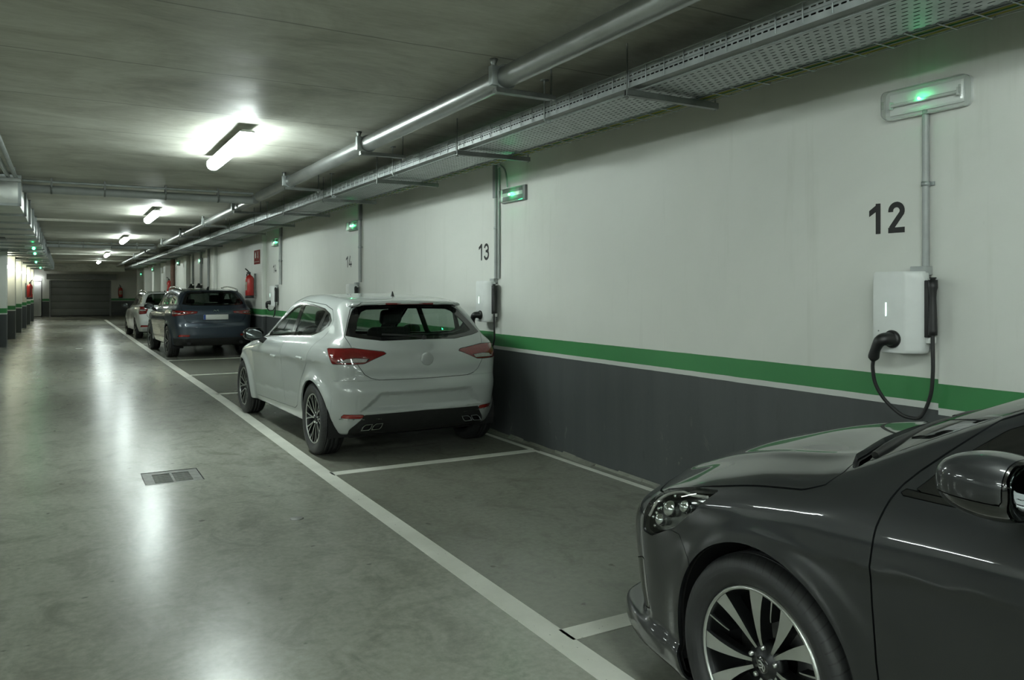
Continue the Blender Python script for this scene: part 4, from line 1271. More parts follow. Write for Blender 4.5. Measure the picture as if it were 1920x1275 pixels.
def m_tyre():
    t = NT('tyre_rubber')
    sp = t.n('ShaderNodeSeparateXYZ'); t.l(t.objco(), sp.inputs[0])
    y, z = sp.outputs[1], sp.outputs[2]
    r = t.math('SQRT', t.math('ADD', t.math('MULTIPLY', y, y), t.math('MULTIPLY', z, z)))
    a = t.math('ARCTAN2', z, y)
    sipe = t.math('GREATER_THAN', t.math('SINE', t.math('MULTIPLY', t.math('ADD', a, t.math('MULTIPLY', sp.outputs[0], 1.2)), 66.0)), 0.90)
    sipe = t.math('MULTIPLY', sipe, t.math('GREATER_THAN', r, 0.296))
    ring = t.math('MULTIPLY', t.math('GREATER_THAN', t.math('SINE', t.math('MULTIPLY', r, 520.0)), 0.86), t.math('LESS_THAN', r, 0.298))
    col = t.mix(t.math('MULTIPLY', sipe, 0.8), t.ramp(t.noise(t.objco(), 14, 4), [(0.3, (0.013, 0.0135, 0.014)), (0.7, (0.022, 0.0225, 0.023))]), (0.003, 0.003, 0.003))
    t.set(color=col, rough=0.52)
    t.bump(t.math('SUBTRACT', t.math('MULTIPLY', ring, 0.25), sipe), 0.5, 0.004)
    return t.m
M['tyre'] = m_tyre()
M['disc'] = plain('brake_disc_steel', (0.10, 0.10, 0.10), 0.4, 0.8, 0.1, 20)
M['window'] = glassy('tinted_side_glass', (0.70, 0.78, 0.73), 0.0)
M['window_dark'] = glassy('privacy_rear_glass', (0.52, 0.60, 0.55), 0.0)
M['window_priv'] = glassy('dark_privacy_glass', (0.16, 0.19, 0.175), 0.0)
M['wscreen'] = glassy('windscreen_glass', (0.55, 0.62, 0.57), 0.0)
def lens(name, col, rough=0.08, tr=0.0):
    t = NT(name)
    v = t.n('ShaderNodeTexVoronoi'); t.l(t.mapv(t.objco(), (1, 1, 1)), v.inputs['Vector']); v.inputs['Scale'].default_value = 60
    t.set(color=t.mix(0.30, col, t.ramp(v.outputs['Distance'], [(0, tuple(c * 0.4 for c in col)), (1, tuple(min(1, c * 1.5) for c in col))])), rough=rough, coat=1.0, coat_rough=0.02)
    return t.m
M['lens_red'] = lens('red_lamp_lens', (0.17, 0.008, 0.008))
M['lens_bright'] = lens('bright_red_lamp_bar', (0.42, 0.03, 0.025))
M['lens_clear'] = lens('clear_lamp_lens', (0.34, 0.33, 0.31))
M['reflector_red'] = lens('red_reflector', (0.26, 0.014, 0.010))
M['head_clear'] = glassy('headlamp_cover', (0.86, 0.88, 0.87), 0.0)
M['head_in'] = plain('headlamp_bowl', (0.24, 0.245, 0.245), 0.18, 0.9, 0.3, 25)
M['mirror_glass'] = plain('dark_reflection_mirror_glass', (0.07, 0.08, 0.078), 0.03, 1.0, 0.02, 5)  # dark reflection is put into the mirror colour
M['plate'] = plain('blank_number_plate', (0.52, 0.53, 0.50), 0.5, 0, 0.03)
M['plate_blue'] = plain('number_plate_blue_band', (0.015, 0.05, 0.22), 0.5, 0, 0.05)

# ---- wheels (axis along x, outside facing -x)
_wheels = {}
def wheel_parts(kind, R, W, rim):
    """returns list of (name, MB, mat) with part levels"""
    tyre = MB(); h = W / 2; sw = R - rim
    n = 64
    pr = [(rim - 0.004, -h + 0.030), (rim + 0.004, -h + 0.012), (rim + sw * 0.30, -h - 0.002), (rim + sw * 0.62, -h - 0.004), (rim + sw * 0.86, -h + 0.008), (R - 0.006, -h + 0.022), (R - 0.001, -h + 0.032)]
    g = 0.006
    tread = []
    for a, b in ((-0.32, -0.27), (-0.10, -0.045), (0.045, 0.10), (0.27, 0.32)):
        tread += [(R, a * W), (R - g, a * W + 0.001), (R - g, b * W - 0.001), (R, b * W)]
    prof = pr + [(R, -h + 0.045)] + tread + [(R, h - 0.045)] + [(r, -t) for r, t in pr[::-1]]
    tyre.lathe(prof, (0, 0, 0), 0, n)
    return tyre
def make_wheel(kind, R, W, rim, parent, loc, side, spin=0.0, detail=True):
    key = (kind, R, W, rim)
    if key not in _wheels:
        _wheels[key] = None
        tm = wheel_parts(kind, R, W, rim).mesh('wheel'); tm.materials.append(M['tyre'])
        bm = bmesh.new(); bm.from_mesh(tm); bmesh.ops.recalc_face_normals(bm, faces=bm.faces); bm.to_mesh(tm); bm.free()
        parts = []
        h = W / 2
        d0 = -h + 0.012
        # barrel
        m = MB(); m.lathe([(rim + 0.002, d0 + 0.006), (rim - 0.004, d0), (rim - 0.012, d0 + 0.003), (rim - 0.016, d0 + 0.02), (rim - 0.026, d0 + 0.05), (rim - 0.028, h - 0.02), (0.0, h - 0.03)], (0, 0, 0), 0, 56)
        parts.append(('rim_barrel', m, 'alloy_dark', True))
        m = MB(); m.lathe([(rim + 0.001, d0 + 0.004), (rim - 0.003, d0 - 0.003), (rim - 0.010, d0 - 0.003), (rim - 0.012, d0 + 0.005)], (0, 0, 0), 0, 56)
        parts.append(('rim_lip', m, 'alloy', True))
        # brake disc
        m = MB(); m.lathe([(0.06, 0.010), (rim * 0.72, 0.010), (rim * 0.72, 0.030), (0.06, 0.030)], (0, 0, 0), 0, 40); parts.append(('brake_disc', m, 'disc', True))
        # spokes
        ro = rim - 0.010
        def P(a, r, x): return (x, r * math.cos(a), r * math.sin(a))
        def blade(ms, mk, a0, a1, wi, wo, ri, xi, xo, dep, curve=0.0):
            """flat front face from hub (angle a0) to rim (a1) plus black flanks"""
            k = 6; L = []; Rr = []; xs = []
            for i in range(k + 1):
                t = i / k; a = a0 + (a1 - a0) * t ** 1.2 ; r = ri + (ro - ri) * t; w = wi + (wo - wi) * t ** 1.4
                x = xi + (xo - xi) * (t ** 0.7)
                da = w / 2 / max(r, 0.02)
                L.append(P(a + da, r, x)); Rr.append(P(a - da, r, x))
            vs = L + Rr
            ms.add(vs, [(i, i + 1, k + 2 + i, k + 1 + i) for i in range(k)], False)
            for S in (L, Rr):
                vv = S + [(p[0] + dep, p[1] * 0.99, p[2] * 0.99) for p in S]
                mk.add(vv, [(i, i + 1, k + 2 + i, k + 1 + i) for i in range(k)], False)
            bk = [(p[0] + dep, p[1] * .99, p[2] * .99) for p in L] + [(p[0] + dep, p[1] * .99, p[2] * .99) for p in Rr]
            mk.add(bk, [(i, i + 1, k + 2 + i, k + 1 + i) for i in range(k)], False)
        rad = math.radians
        spokes = []
        def spoke(blades, nm='spoke'):
            ms, mk = MB(), MB()
            for args in blades: blade(ms, mk, *args)
            me = bpy.data.meshes.new(nm)
            me.from_pydata(ms.v + mk.v, [], ms.f + [tuple(i + len(ms.v) for i in q) for q in mk.f])
            me.materials.append(M['alloy']); me.materials.append(M['alloy_dark'])
            for i, pg in enumerate(me.polygons): pg.material_index = 0 if i < len(ms.f) else 1
            spokes.append((nm, me))
        if kind == 'blade':
            for a in (0, 45, 88, 120, 150, 182, 217, 252, 288, 324):
                t_ = rad(a); spoke([(t_ + rad(7 if a in (120, 45, 182, 252, 324) else -7), t_, 0.010, 0.055, 0.050, d0 + 0.030, d0 + 0.004, 0.05)])
            for a in (22, 104, 166, 235, 306):
                t_ = rad(a); spoke([(t_, t_, 0.004, 0.006, rim * 0.62, d0 + 0.020, d0 + 0.004, 0.04)], 'spoke_accent')
        else:
            ns = 10 if kind == 'multi' else 5
            for i in range(ns):
                t_ = 2 * PI * i / ns
                if kind == 'multi':
                    spoke([(t_ + sg * 0.02, t_ + sg * rad(8.0), 0.010, 0.013, 0.045, d0 + 0.026, d0 + 0.003, 0.03) for sg in (-1, 1)])
                else:
                    spoke([(t_ + sg * 0.06, t_ + sg * rad(12.0), 0.014, 0.024, 0.045, d0 + 0.026, d0 + 0.003, 0.03) for sg in (-1, 1)])
        m = MB(); m.lathe([(0.0, d0 + 0.020), (0.028, d0 + 0.020), (0.034, d0 + 0.026), (0.062, d0 + 0.034), (0.070, d0 + 0.06), (0.0, d0 + 0.06)], (0, 0, 0), 0, 28); parts.append(('hub', m, 'alloy_dark', True))
        m = MB()
        for i in range(5):
            a = 2 * PI * i / 5 + 0.3
            m.lathe([(0.0, d0 + 0.018), (0.007, d0 + 0.020), (0.008, d0 + 0.032)], (0, 0.050 * math.cos(a), 0.050 * math.sin(a)), 0, 8)
        parts.append(('wheel_bolt', m, 'alloy', True))
        m = MB(); m.lathe([(0.0, d0 + 0.0165), (0.024, d0 + 0.0175), (0.026, d0 + 0.020)], (0, 0, 0), 0, 24); 
        parts.append(('centre_cap', m, 'gloss_black', True))
        if kind == 'blade':
            m = MB(); pl = lambda a, b, off: (d0 + 0.0160, a, b)
            # small rearing-animal emblem of a few strokes
            m.ribbon([(-0.012, -0.016), (-0.006, -0.006), (-0.008, 0.004), (0.002, 0.012), (0.010, 0.010)], 0.0045, pl, 0)
            m.ribbon([(-0.004, 0.002), (0.008, 0.000)], 0.004, pl, 0); m.ribbon([(-0.004, -0.006), (0.009, -0.010)], 0.004, pl, 0); m.ribbon([(-0.012, -0.016), (-0.016, -0.004), (-0.013, 0.004)], 0.003, pl, 0)
            parts.append(('cap_emblem', m, 'chrome', False))
        _wheels[key] = (tm, [(nm, p.mesh(nm), M[mt], sm) for nm, p, mt, sm in parts], spokes)
        for nm, me, mt, sm in _wheels[key][1]:
            me.materials.append(mt)
            bm = bmesh.new(); bm.from_mesh(me); bmesh.ops.recalc_face_normals(bm, faces=bm.faces); bm.to_mesh(me); bm.free()
    tm, parts, spokes = _wheels[key]
    w = link(bpy.data.objects.new('wheel', tm), parent)
    w.location = loc
    w.rotation_euler = (spin, 0, 0) if side < 0 else (-spin, 0, PI)
    for nm, me, mt, sm in parts:
        o = link(bpy.data.objects.new(nm, me), w)
        if nm in ('wheel_bolt', 'cap_emblem'): o['kind'] = 'stuff'
    for nm, me in spokes:
        link(bpy.data.objects.new(nm, me), w)
    return w
# ---- implicit car bodies (local frame: rear axle at y = 0, nose towards +y, z up)
class CarField:
    def __init__(s, WB, plan, off, belt, top, rear, front, cr=0.20, cf=0.30, cw=0.20, crown=0.05, zb=0.20, k_roof=0.12, k_hood=0.07, k_rear=0.10, k_front=0.10,
                 arch=((0, 0.317, 0.345), None), flare=0.012, sig_top=0.07, sig_rear=0.025, sig_off=0.02, sig_front=0.03, extra=None, crown_hood=None, lines=()):
        s.WB = WB
        s.plan = PL(plan, 0.07); s.off = PL(off, sig_off); s.belt = PL(belt, 0.15)
        s.top = PL(top, sig_top); s.rear = PL(rear, sig_rear); s.front = PL(front, sig_front)
        s.cr, s.cf, s.cw, s.crown, s.zb = cr, cf, cw, crown, zb
        s.k_roof, s.k_hood, s.k_rear, s.k_front = k_roof, k_hood, k_rear, k_front
        s.arch, s.flare, s.extra, s.lines = arch, flare, extra, lines
        s.crown_hood = crown if crown_hood is None else crown_hood
        s.cowl = WB - 0.45
    def parts(s, X, Y, Z):
        ax = np.abs(X)
        W = s.plan(Y) + s.off(Z - s.belt(Y))
        for a in s.arch:
            if a is None: continue
            d = np.sqrt((Y - a[0]) ** 2 + (Z - a[1]) ** 2) - a[2]
            W = W + s.flare * np.exp(-(np.maximum(d, 0) / 0.06) ** 2)
        for (zf, amp, wd, y0, y1) in s.lines:     # character lines: zf(y) height, crest amplitude
            m = np.clip((Y - y0) / 0.3, 0, 1) * np.clip((y1 - Y) / 0.3, 0, 1)
            dz = Z - zf(Y)
            W = W + amp * m * np.where(dz > 0, np.exp(-dz / wd), np.exp(dz / (wd * 0.35)))
        g1 = (ax - W) * 0.96
        hoodish = np.clip((Y - s.cowl + 0.25) / 0.5, 0, 1)
        fr = np.clip((Y - 0.8) / 1.0, 0, 1)
        Yt = Y + s.cw * ax ** 2 * fr
        sl = (s.top(Yt + 0.02) - s.top(Yt - 0.02)) / 0.04
        cr_ = s.crown + (s.crown_hood - s.crown) * hoodish
        g2 = (Z + cr_ * ax ** 2 - s.top(Yt)) / np.sqrt(1 + sl * sl)
        sr = (s.rear(Z + 0.01) - s.rear(Z - 0.01)) / 0.02
        g3 = (s.rear(Z) + s.cr * ax ** 2 - Y) / np.sqrt(1 + sr * sr)
        sf = (s.front(Z + 0.01) - s.front(Z - 0.01)) / 0.02
        g4 = (Y - s.front(Z) + s.cf * ax ** 2) / np.sqrt(1 + sf * sf)
        return g1, g2, g3, g4, hoodish
    def __call__(s, X, Y, Z):
        X = np.asarray(X, float); Y = np.asarray(Y, float); Z = np.asarray(Z, float)
        g1, g2, g3, g4, hd = s.parts(X, Y, Z)
        k = s.k_roof + (s.k_hood - s.k_roof) * hd
        f = smax(g1, g2, k)
        f = smax(f, g3, s.k_rear if not callable(s.k_rear) else s.k_rear(Z))
        f = smax(f, g4, s.k_front)
        f = smax(f, s.zb - Z, 0.03)
        if s.extra is not None:
            f = s.extra(s, f, X, Y, Z, (g1, g2, g3, g4))
        return f

# ---------- white five-door hatchback
WB1 = 2.84
def extra_white(s, f, X, Y, Z, g):
    ax = np.abs(X)
    # roof spoiler above the rear screen
    sp = smax(g[0] + 0.075, g[1] + 0.004, 0.03)
    sp = smax(sp, (-0.235 + 0.16 * ax ** 2) - Y, 0.02)
    sp = smax(sp, (1.345 - 0.05 * ax ** 2 + 0.12 * (Y + 0.2)) - Z, 0.012)
    sp = smax(sp, Y - 0.3, 0.02)
    f = smin(f, sp, 0.012)
    # number-plate recess pressed into the bumper: trapezium in the rear view
    rc = polysd([(-0.60, 0.43), (0.60, 0.43), (0.43, 0.60), (-0.43, 0.60)], X, Z, 0.0)
    dep = 0.035 * np.clip(-rc / 0.035, 0, 1) * np.clip((0.70 - Z) / 0.05, 0, 1)
    f = np.where(Y < 0, f + dep * np.clip((0.0 - Y) / 0.1, 0, 1), f)
    return f
white_field = CarField(
    WB1,
    plan=[(-0.70, 0.70), (-0.50, 0.800), (-0.25, 0.848), (0.2, 0.868), (1.4, 0.872), (2.4, 0.868), (3.0, 0.842), (3.35, 0.76), (3.6, 0.60)],
    off=[(-0.80, -0.10), (-0.70, -0.062), (-0.60, -0.044), (-0.45, -0.028), (-0.28, -0.012), (-0.15, 0.0), (-0.09, -0.010), (-0.03, -0.040), (0.00, -0.085), (0.03, -0.115), (0.48, -0.285)],
    belt=[(-0.6, 1.045), (0.2, 1.03), (1.3, 0.985), (2.4, 0.935), (3.0, 0.92)],
    top=[(-1.2, 1.30), (-0.3, 1.375), (0.2, 1.425), (0.8, 1.455), (1.3, 1.45), (1.62, 1.40), (2.40, 1.01), (2.55, 0.975), (3.0, 0.90), (3.4, 0.80), (3.6, 0.72), (3.75, 0.60)],
    rear=[(0.15, -0.42), (0.27, -0.52), (0.40, -0.595), (0.60, -0.640), (0.675, -0.615), (0.70, -0.585), (0.80, -0.585), (0.93, -0.560), (1.01, -0.500), (1.06, -0.455), (1.36, -0.13), (1.60, 0.13)],
    front=[(0.15, 3.50), (0.30, 3.64), (0.50, 3.68), (0.65, 3.66), (0.8, 3.50), (0.95, 3.3)],
    cr=0.17, cf=0.38, cw=0.26, crown=0.055, crown_hood=0.07, zb=0.215, k_roof=0.13, k_hood=0.09,
    k_rear=lambda Z: 0.13 - 0.06 * np.clip((Z - 0.9) / 0.2, 0, 1),
    arch=((0.0, 0.317, 0.355), (WB1, 0.317, 0.355)), flare=0.036, extra=extra_white,
    lines=((PL([(-0.6, 0.86), (3.3, 0.76)], 0.1), 0.008, 0.06, -0.5, 3.4), (PL([(0.3, 0.50), (2.6, 0.40)], 0.1), -0.006, 0.05, 0.45, 2.4)))

# ---------- dark anthracite car in the foreground
WB2 = 2.70
def extra_dark(s, f, X, Y, Z, g):
    ax = np.abs(X)
    # front bumper: lower lip that juts out below the air dam
    lip = smax(smax(g[0] - 0.022, np.abs(Z - 0.198) - 0.048, 0.03), (Y - (3.760 - 0.38 * ax ** 2)), 0.03)
    lip = smax(lip, 3.0 - Y, 0.05)
    f = smin(f, lip, 0.03)
    # two creases along the bonnet
    b = np.exp(-((ax - (0.60 - 0.10 * np.clip(Y - 2.6, 0, 1.2))) / 0.035) ** 2) * np.clip((Y - 2.5) / 0.15, 0, 1) * np.clip((3.7 - Y) / 0.4, 0, 1) * (Z > 0.75)
    f = f - 0.008 * b
    return f
dark_field = CarField(
    WB2,
    plan=[(-0.80, 0.66), (-0.5, 0.80), (0.0, 0.865), (0.8, 0.878), (2.0, 0.876), (2.7, 0.872), (3.05, 0.862), (3.30, 0.825), (3.50, 0.74), (3.70, 0.58), (3.9, 0.36)],
    off=[(-0.85, -0.05), (-0.76, -0.032), (-0.64, -0.020), (-0.45, -0.012), (-0.25, -0.002), (-0.12, -0.006), (-0.05, -0.028), (0.00, -0.060), (0.035, -0.105), (0.50, -0.290)],
    belt=[(-0.6, 1.06), (0.8, 1.02), (2.0, 0.975), (2.6, 0.930), (3.2, 0.86), (3.6, 0.78)],
    top=[(-1.1, 1.36), (-0.2, 1.43), (0.8, 1.47), (1.35, 1.455), (1.72, 1.39), (2.60, 1.035), (2.72, 1.002), (2.96, 0.962), (3.2, 0.898), (3.45, 0.800), (3.63, 0.710), (3.80, 0.59)],
    rear=[(0.15, -0.55), (0.4, -0.75), (0.65, -0.78), (0.95, -0.70), (1.05, -0.62), (1.42, -0.2), (1.6, 0.0)],
    front=[(0.10, 3.50), (0.22, 3.62), (0.34, 3.68), (0.50, 3.71), (0.62, 3.72), (0.70, 3.69), (0.80, 3.58), (0.95, 3.40)],
    cr=0.2, cf=0.42, cw=0.30, crown=0.055, crown_hood=0.115, zb=0.150, k_roof=0.10, k_hood=0.07, k_front=0.12, sig_top=0.045,
    arch=((0.0, 0.335, 0.365), (WB2, 0.335, 0.366)), flare=0.012, extra=extra_dark,
    lines=((PL([(-0.3, 0.86), (1.8, 0.800), (2.5, 0.740), (3.0, 0.74)], 0.1), 0.009, 0.07, -0.3, 2.75), (PL([(0.3, 0.46), (2.4, 0.40)], 0.1), -0.008, 0.05, 0.4, 2.4)))

# ---------- slate blue SUV
WB3 = 2.78
def extra_suv(s, f, X, Y, Z, g):
    ax = np.abs(X)
    sp = smax(g[0] + 0.05, g[1] + 0.004, 0.03)
    sp = smax(sp, (-0.36 + 0.12 * ax ** 2) - Y, 0.02); sp = smax(sp, (1.462 + 0.10 * (Y + 0.3)) - Z, 0.02); sp = smax(sp, Y - 0.2, 0.02)
    return smin(f, sp, 0.02)
suv_field = CarField(
    WB3,
    plan=[(-1.0, 0.68), (-0.7, 0.81), (-0.4, 0.868), (0.2, 0.888), (1.4, 0.892), (2.5, 0.888), (3.0, 0.86), (3.4, 0.76), (3.65, 0.60)],
    off=[(-0.85, -0.07), (-0.70, -0.045), (-0.50, -0.025), (-0.30, -0.008), (-0.14, -0.004), (-0.05, -0.035), (0.0, -0.085), (0.03, -0.11), (0.50, -0.255)],
    belt=[(-0.8, 1.14), (0.2, 1.12), (1.4, 1.09), (2.4, 1.05), (3.0, 1.0)],
    top=[(-1.2, 1.40), (-0.4, 1.475), (0.2, 1.520), (0.9, 1.545), (1.4, 1.53), (1.75, 1.46), (2.45, 1.12), (2.6, 1.08), (3.1, 1.01), (3.5, 0.90), (3.75, 0.70)],
    rear=[(0.20, -0.66), (0.35, -0.84), (0.50, -0.895), (0.70, -0.905), (0.76, -0.875), (0.85, -0.87), (0.98, -0.88), (1.06, -0.845), (1.14, -0.745), (1.20, -0.69), (1.46, -0.40), (1.65, -0.2)],
    front=[(0.2, 3.55), (0.4, 3.70), (0.7, 3.74), (0.9, 3.66), (1.1, 3.4)],
    cr=0.17, cf=0.38, cw=0.26, crown=0.05, zb=0.27, k_roof=0.12, k_hood=0.09, k_rear=lambda Z: 0.13 - 0.06 * np.clip((Z - 1.0) / 0.2, 0, 1),
    arch=((0.0, 0.345, 0.395), (WB3, 0.345, 0.395)), flare=0.02, extra=extra_suv, sig_rear=0.02,
    lines=((PL([(-0.8, 0.98), (3.3, 0.90)], 0.1), 0.010, 0.06, -0.7, 3.4),))

# ---------- white estate car further down
WB4 = 2.62
est_field = CarField(
    WB4,
    plan=[(-1.0, 0.70), (-0.7, 0.80), (-0.4, 0.85), (0.2, 0.865), (1.4, 0.868), (2.4, 0.86), (2.9, 0.84), (3.3, 0.76), (3.55, 0.60)],
    off=[(-0.80, -0.08), (-0.65, -0.03), (-0.45, 0.0), (-0.25, 0.0), (-0.10, -0.015), (-0.03, -0.045), (0.0, -0.085), (0.03, -0.11), (0.50, -0.265)],
    belt=[(-0.8, 1.04), (0.2, 1.02), (1.4, 0.98), (2.4, 0.94), (3.0, 0.92)],
    top=[(-1.2, 1.37), (-0.5, 1.43), (0.2, 1.46), (0.9, 1.47), (1.3, 1.45), (1.62, 1.38), (2.32, 1.02), (2.5, 0.97), (3.0, 0.88), (3.4, 0.78), (3.6, 0.62)],
    rear=[(0.18, -0.62), (0.35, -0.80), (0.55, -0.85), (0.70, -0.83), (0.95, -0.80), (1.03, -0.745), (1.40, -0.42), (1.6, -0.24)],
    front=[(0.2, 3.40), (0.4, 3.55), (0.6, 3.58), (0.75, 3.50), (0.9, 3.3)],
    cr=0.16, cf=0.38, cw=0.26, crown=0.05, zb=0.22, k_roof=0.12, k_hood=0.09,
    arch=((0.0, 0.31, 0.35), (WB4, 0.31, 0.35)), flare=0.012)
# ---- assembling a car from its field
def sym_poly(half):
    """mirror a half outline given from the bottom centre round to the top centre"""
    return [(x, z) for x, z in half] + [(-x, z) for x, z in half[::-1] if x > 1e-6]
def reg_side(poly, side=0, r=0.0, xmin=0.35):
    def fn(V):
        s = polysd(poly, V[:, 1], V[:, 2], r)
        s = np.maximum(s, xmin - np.abs(V[:, 0]))
        if side: s = np.maximum(s, -side * V[:, 0])
        return s
    return fn
def reg_rear(poly, ymax=0.0, r=0.0, sym=True, side=0):
    P = sym_poly(poly) if sym else poly
    def fn(V):
        a = V[:, 0] if sym else np.abs(V[:, 0])
        s = np.maximum(polysd(P, a, V[:, 2], r), V[:, 1] - ymax)
        if side: s = np.maximum(s, -side * V[:, 0])
        return s
    return fn
def reg_front(poly, ymin, r=0.0, sym=True, side=0):
    P = sym_poly(poly) if sym else poly
    def fn(V):
        a = V[:, 0] if sym else np.abs(V[:, 0])
        s = np.maximum(polysd(P, a, V[:, 2], r), ymin - V[:, 1])
        if side: s = np.maximum(s, -side * V[:, 0])
        return s
    return fn
def reg_top(poly, zmin, r=0.0):
    P = sym_poly(poly)
    return lambda V: np.maximum(polysd(P, V[:, 0], V[:, 1], r), zmin - V[:, 2])
def reg_corner(poly, sign, lim, side=0, r=0.0):
    """corner-wrapping outline in (y + sign*|x|, z); sign +1 rear corner, -1 front corner"""
    def fn(V):
        q = V[:, 1] + sign * np.abs(V[:, 0])
        s = polysd(poly, q, V[:, 2], r)
        s = np.maximum(s, (V[:, 1] - lim) if sign > 0 else (lim - V[:, 1]))
        if side: s = np.maximum(s, -side * V[:, 0])
        return s
    return fn

def car_grid(fld, res, lo, hi, fine=None):
    gx = np.arange(lo[0], hi[0] + res, res); gz = np.arange(lo[2], hi[2] + res, res)
    if fine is None:
        gy = np.arange(lo[1], hi[1] + res, res)
    else:
        y, r2 = fine
        gy = np.concatenate([np.arange(lo[1], y, r2), np.arange(y, hi[1] + res, res)])
    gx = gx - gx.mean()
    return grid_tm(fld, gx.astype(float), gy.astype(float), gz.astype(float))

def wheel_house(root, fld, a, R, W, xin):
    """dark liner around each wheel"""
    for sgn in (-1, 1):
        m = MB(); k = 20; xo = fld.plan(np.array([a[0]]))[0] - 0.035
        pts = [(a[0] + (a[2] + 0.012) * math.cos(t), a[1] + (a[2] + 0.012) * math.sin(t)) for t in np.linspace(-0.35, PI + 0.35, k)]
        vs = [(sgn * xin, y, z) for y, z in pts] + [(sgn * xo, y, z) for y, z in pts]
        m.add(vs, [(i, i + 1, k + i + 1, k + i) for i in range(k - 1)], True)
        m.add([(sgn * xin, y, z) for y, z in pts], [tuple(range(k))])
        m.build('wheel_arch_liner', M['int_shell'], root)

def build_car(name, fld, place, label, res, lo, hi, cuts, paintmat, wheel, seats, fine=None, group=None, shell_cut=()):
    x, y, yaw = place
    root = empty(name, (x, y, 0), math.radians(yaw), label, 'car', group)
    tm = car_grid(fld, res, lo, hi, fine)
    kind, R, W, rim, xo = wheel
    ar = [a for a in fld.arch if a is not None]
    for a in ar:
        fn = lambda V, a=a: np.maximum(np.sqrt((V[:, 1] - a[0]) ** 2 + (V[:, 2] - a[1]) ** 2) - a[2], (xo - W - 0.06) - np.abs(V[:, 0]))
        _, tm = tm.split(fn, 0.0)
        wheel_house(root, fld, a, R, W, xo - W - 0.06)
    objs = {}
    full = tm
    for cut in cuts:
        nm, fn, mat, gap, rim_, par = cut[:6]
        src = tm
        if par is not None and par[0] == '>':          # carve a sub-part out of an already cut panel
            host = par[1:]
            part, rest = objs[host][1].split(fn, gap)
            objs[host] = (objs[host][0], rest, objs[host][2], objs[host][3], objs[host][4])
            objs[cut[6] if len(cut) > 6 else nm] = (nm, part, mat, rim_, host)
        else:
            part, tm = tm.split(fn, gap)
            if len(cut) > 7: part = part.offset(cut[7])
            objs[cut[6] if len(cut) > 6 else nm] = (nm, part, mat, rim_, par)
    body = tm.obj('body_shell', M[paintmat], root, 0.014)
    made = {}
    for key, (nm, part, mat, rim_, par) in objs.items():
        if not len(part.T): continue
        pr = made.get(par) or root
        made[key] = part.obj(nm, M[mat] if mat != 'paint' else M[paintmat], pr, rim_)
    # dark inner skin seen through the panel gaps
    sh = full
    for fn in shell_cut:
        _, sh = sh.split(fn, 0.0)
    sh.offset(-0.024).obj('inner_skin', M['int_shell'], root)
    # wheels
    for a in ar:
        for sgn in (-1, 1):
            make_wheel(kind, R, W, rim, root, (sgn * (xo - W / 2), a[0], R), sgn, 0.0)
    for s in seats: s(root)
    return root, made

def seat(xc, y, z0, w=0.50, hh=0.62, hr=True, tilt=0.30):
    def mk(root):
        def f(X, Y, Z):
            b = Y + (Z - z0) * tilt
            back = rbox(X, b, Z, (xc, y, z0 + hh / 2), (w / 2, 0.06, hh / 2), 0.055)
            cush = rbox(X, Y, Z, (xc, y + 0.26, z0 + 0.04), (w / 2, 0.28, 0.07), 0.055)
            return smin(back, cush, 0.05)
        s = sdf_tm(f, (xc - w / 2 - .05, y - 0.4, z0 - 0.1), (xc + w / 2 + .05, y + 0.65, z0 + hh + 0.1), 0.04).obj('seat', M['int_dark'], root)
        if hr:
            for xx in ([xc] if w < 0.8 else [xc - w * 0.33, xc + w * 0.33]):
                hs = 0.085 if w < 0.8 else 0.05
                g = lambda X, Y, Z: rbox(X, Y + (Z - z0) * tilt, Z, (xx, y, z0 + hh + 0.025 + hs), (0.125, 0.05, hs), 0.045)
                sdf_tm(g, (xx - .2, y - 0.45, z0 + hh), (xx + .2, y + 0.1, z0 + hh + .25), 0.03).obj('headrest', M['int_dark'], s)
    return mk
def dash(y, z, w):
    def mk(root):
        f = lambda X, Y, Z: rbox(X, Y, Z, (0, y, z - 0.12), (w, 0.22, 0.14), 0.08)
        sdf_tm(f, (-w, y - .25, z - .3), (w, y + .25, z + .05), 0.05).obj('dashboard', M['int_dark'], root)
        m = MB(); m.tube([(-0.36 + 0.18 * math.cos(t), y - 0.30 - 0.06 * math.sin(t), z - 0.02 + 0.17 * math.sin(t)) for t in np.linspace(0, 2 * PI, 28)[:-1]], 0.014, 8, closed=True); m.build('steering_wheel', M['black'], root)
    return mk
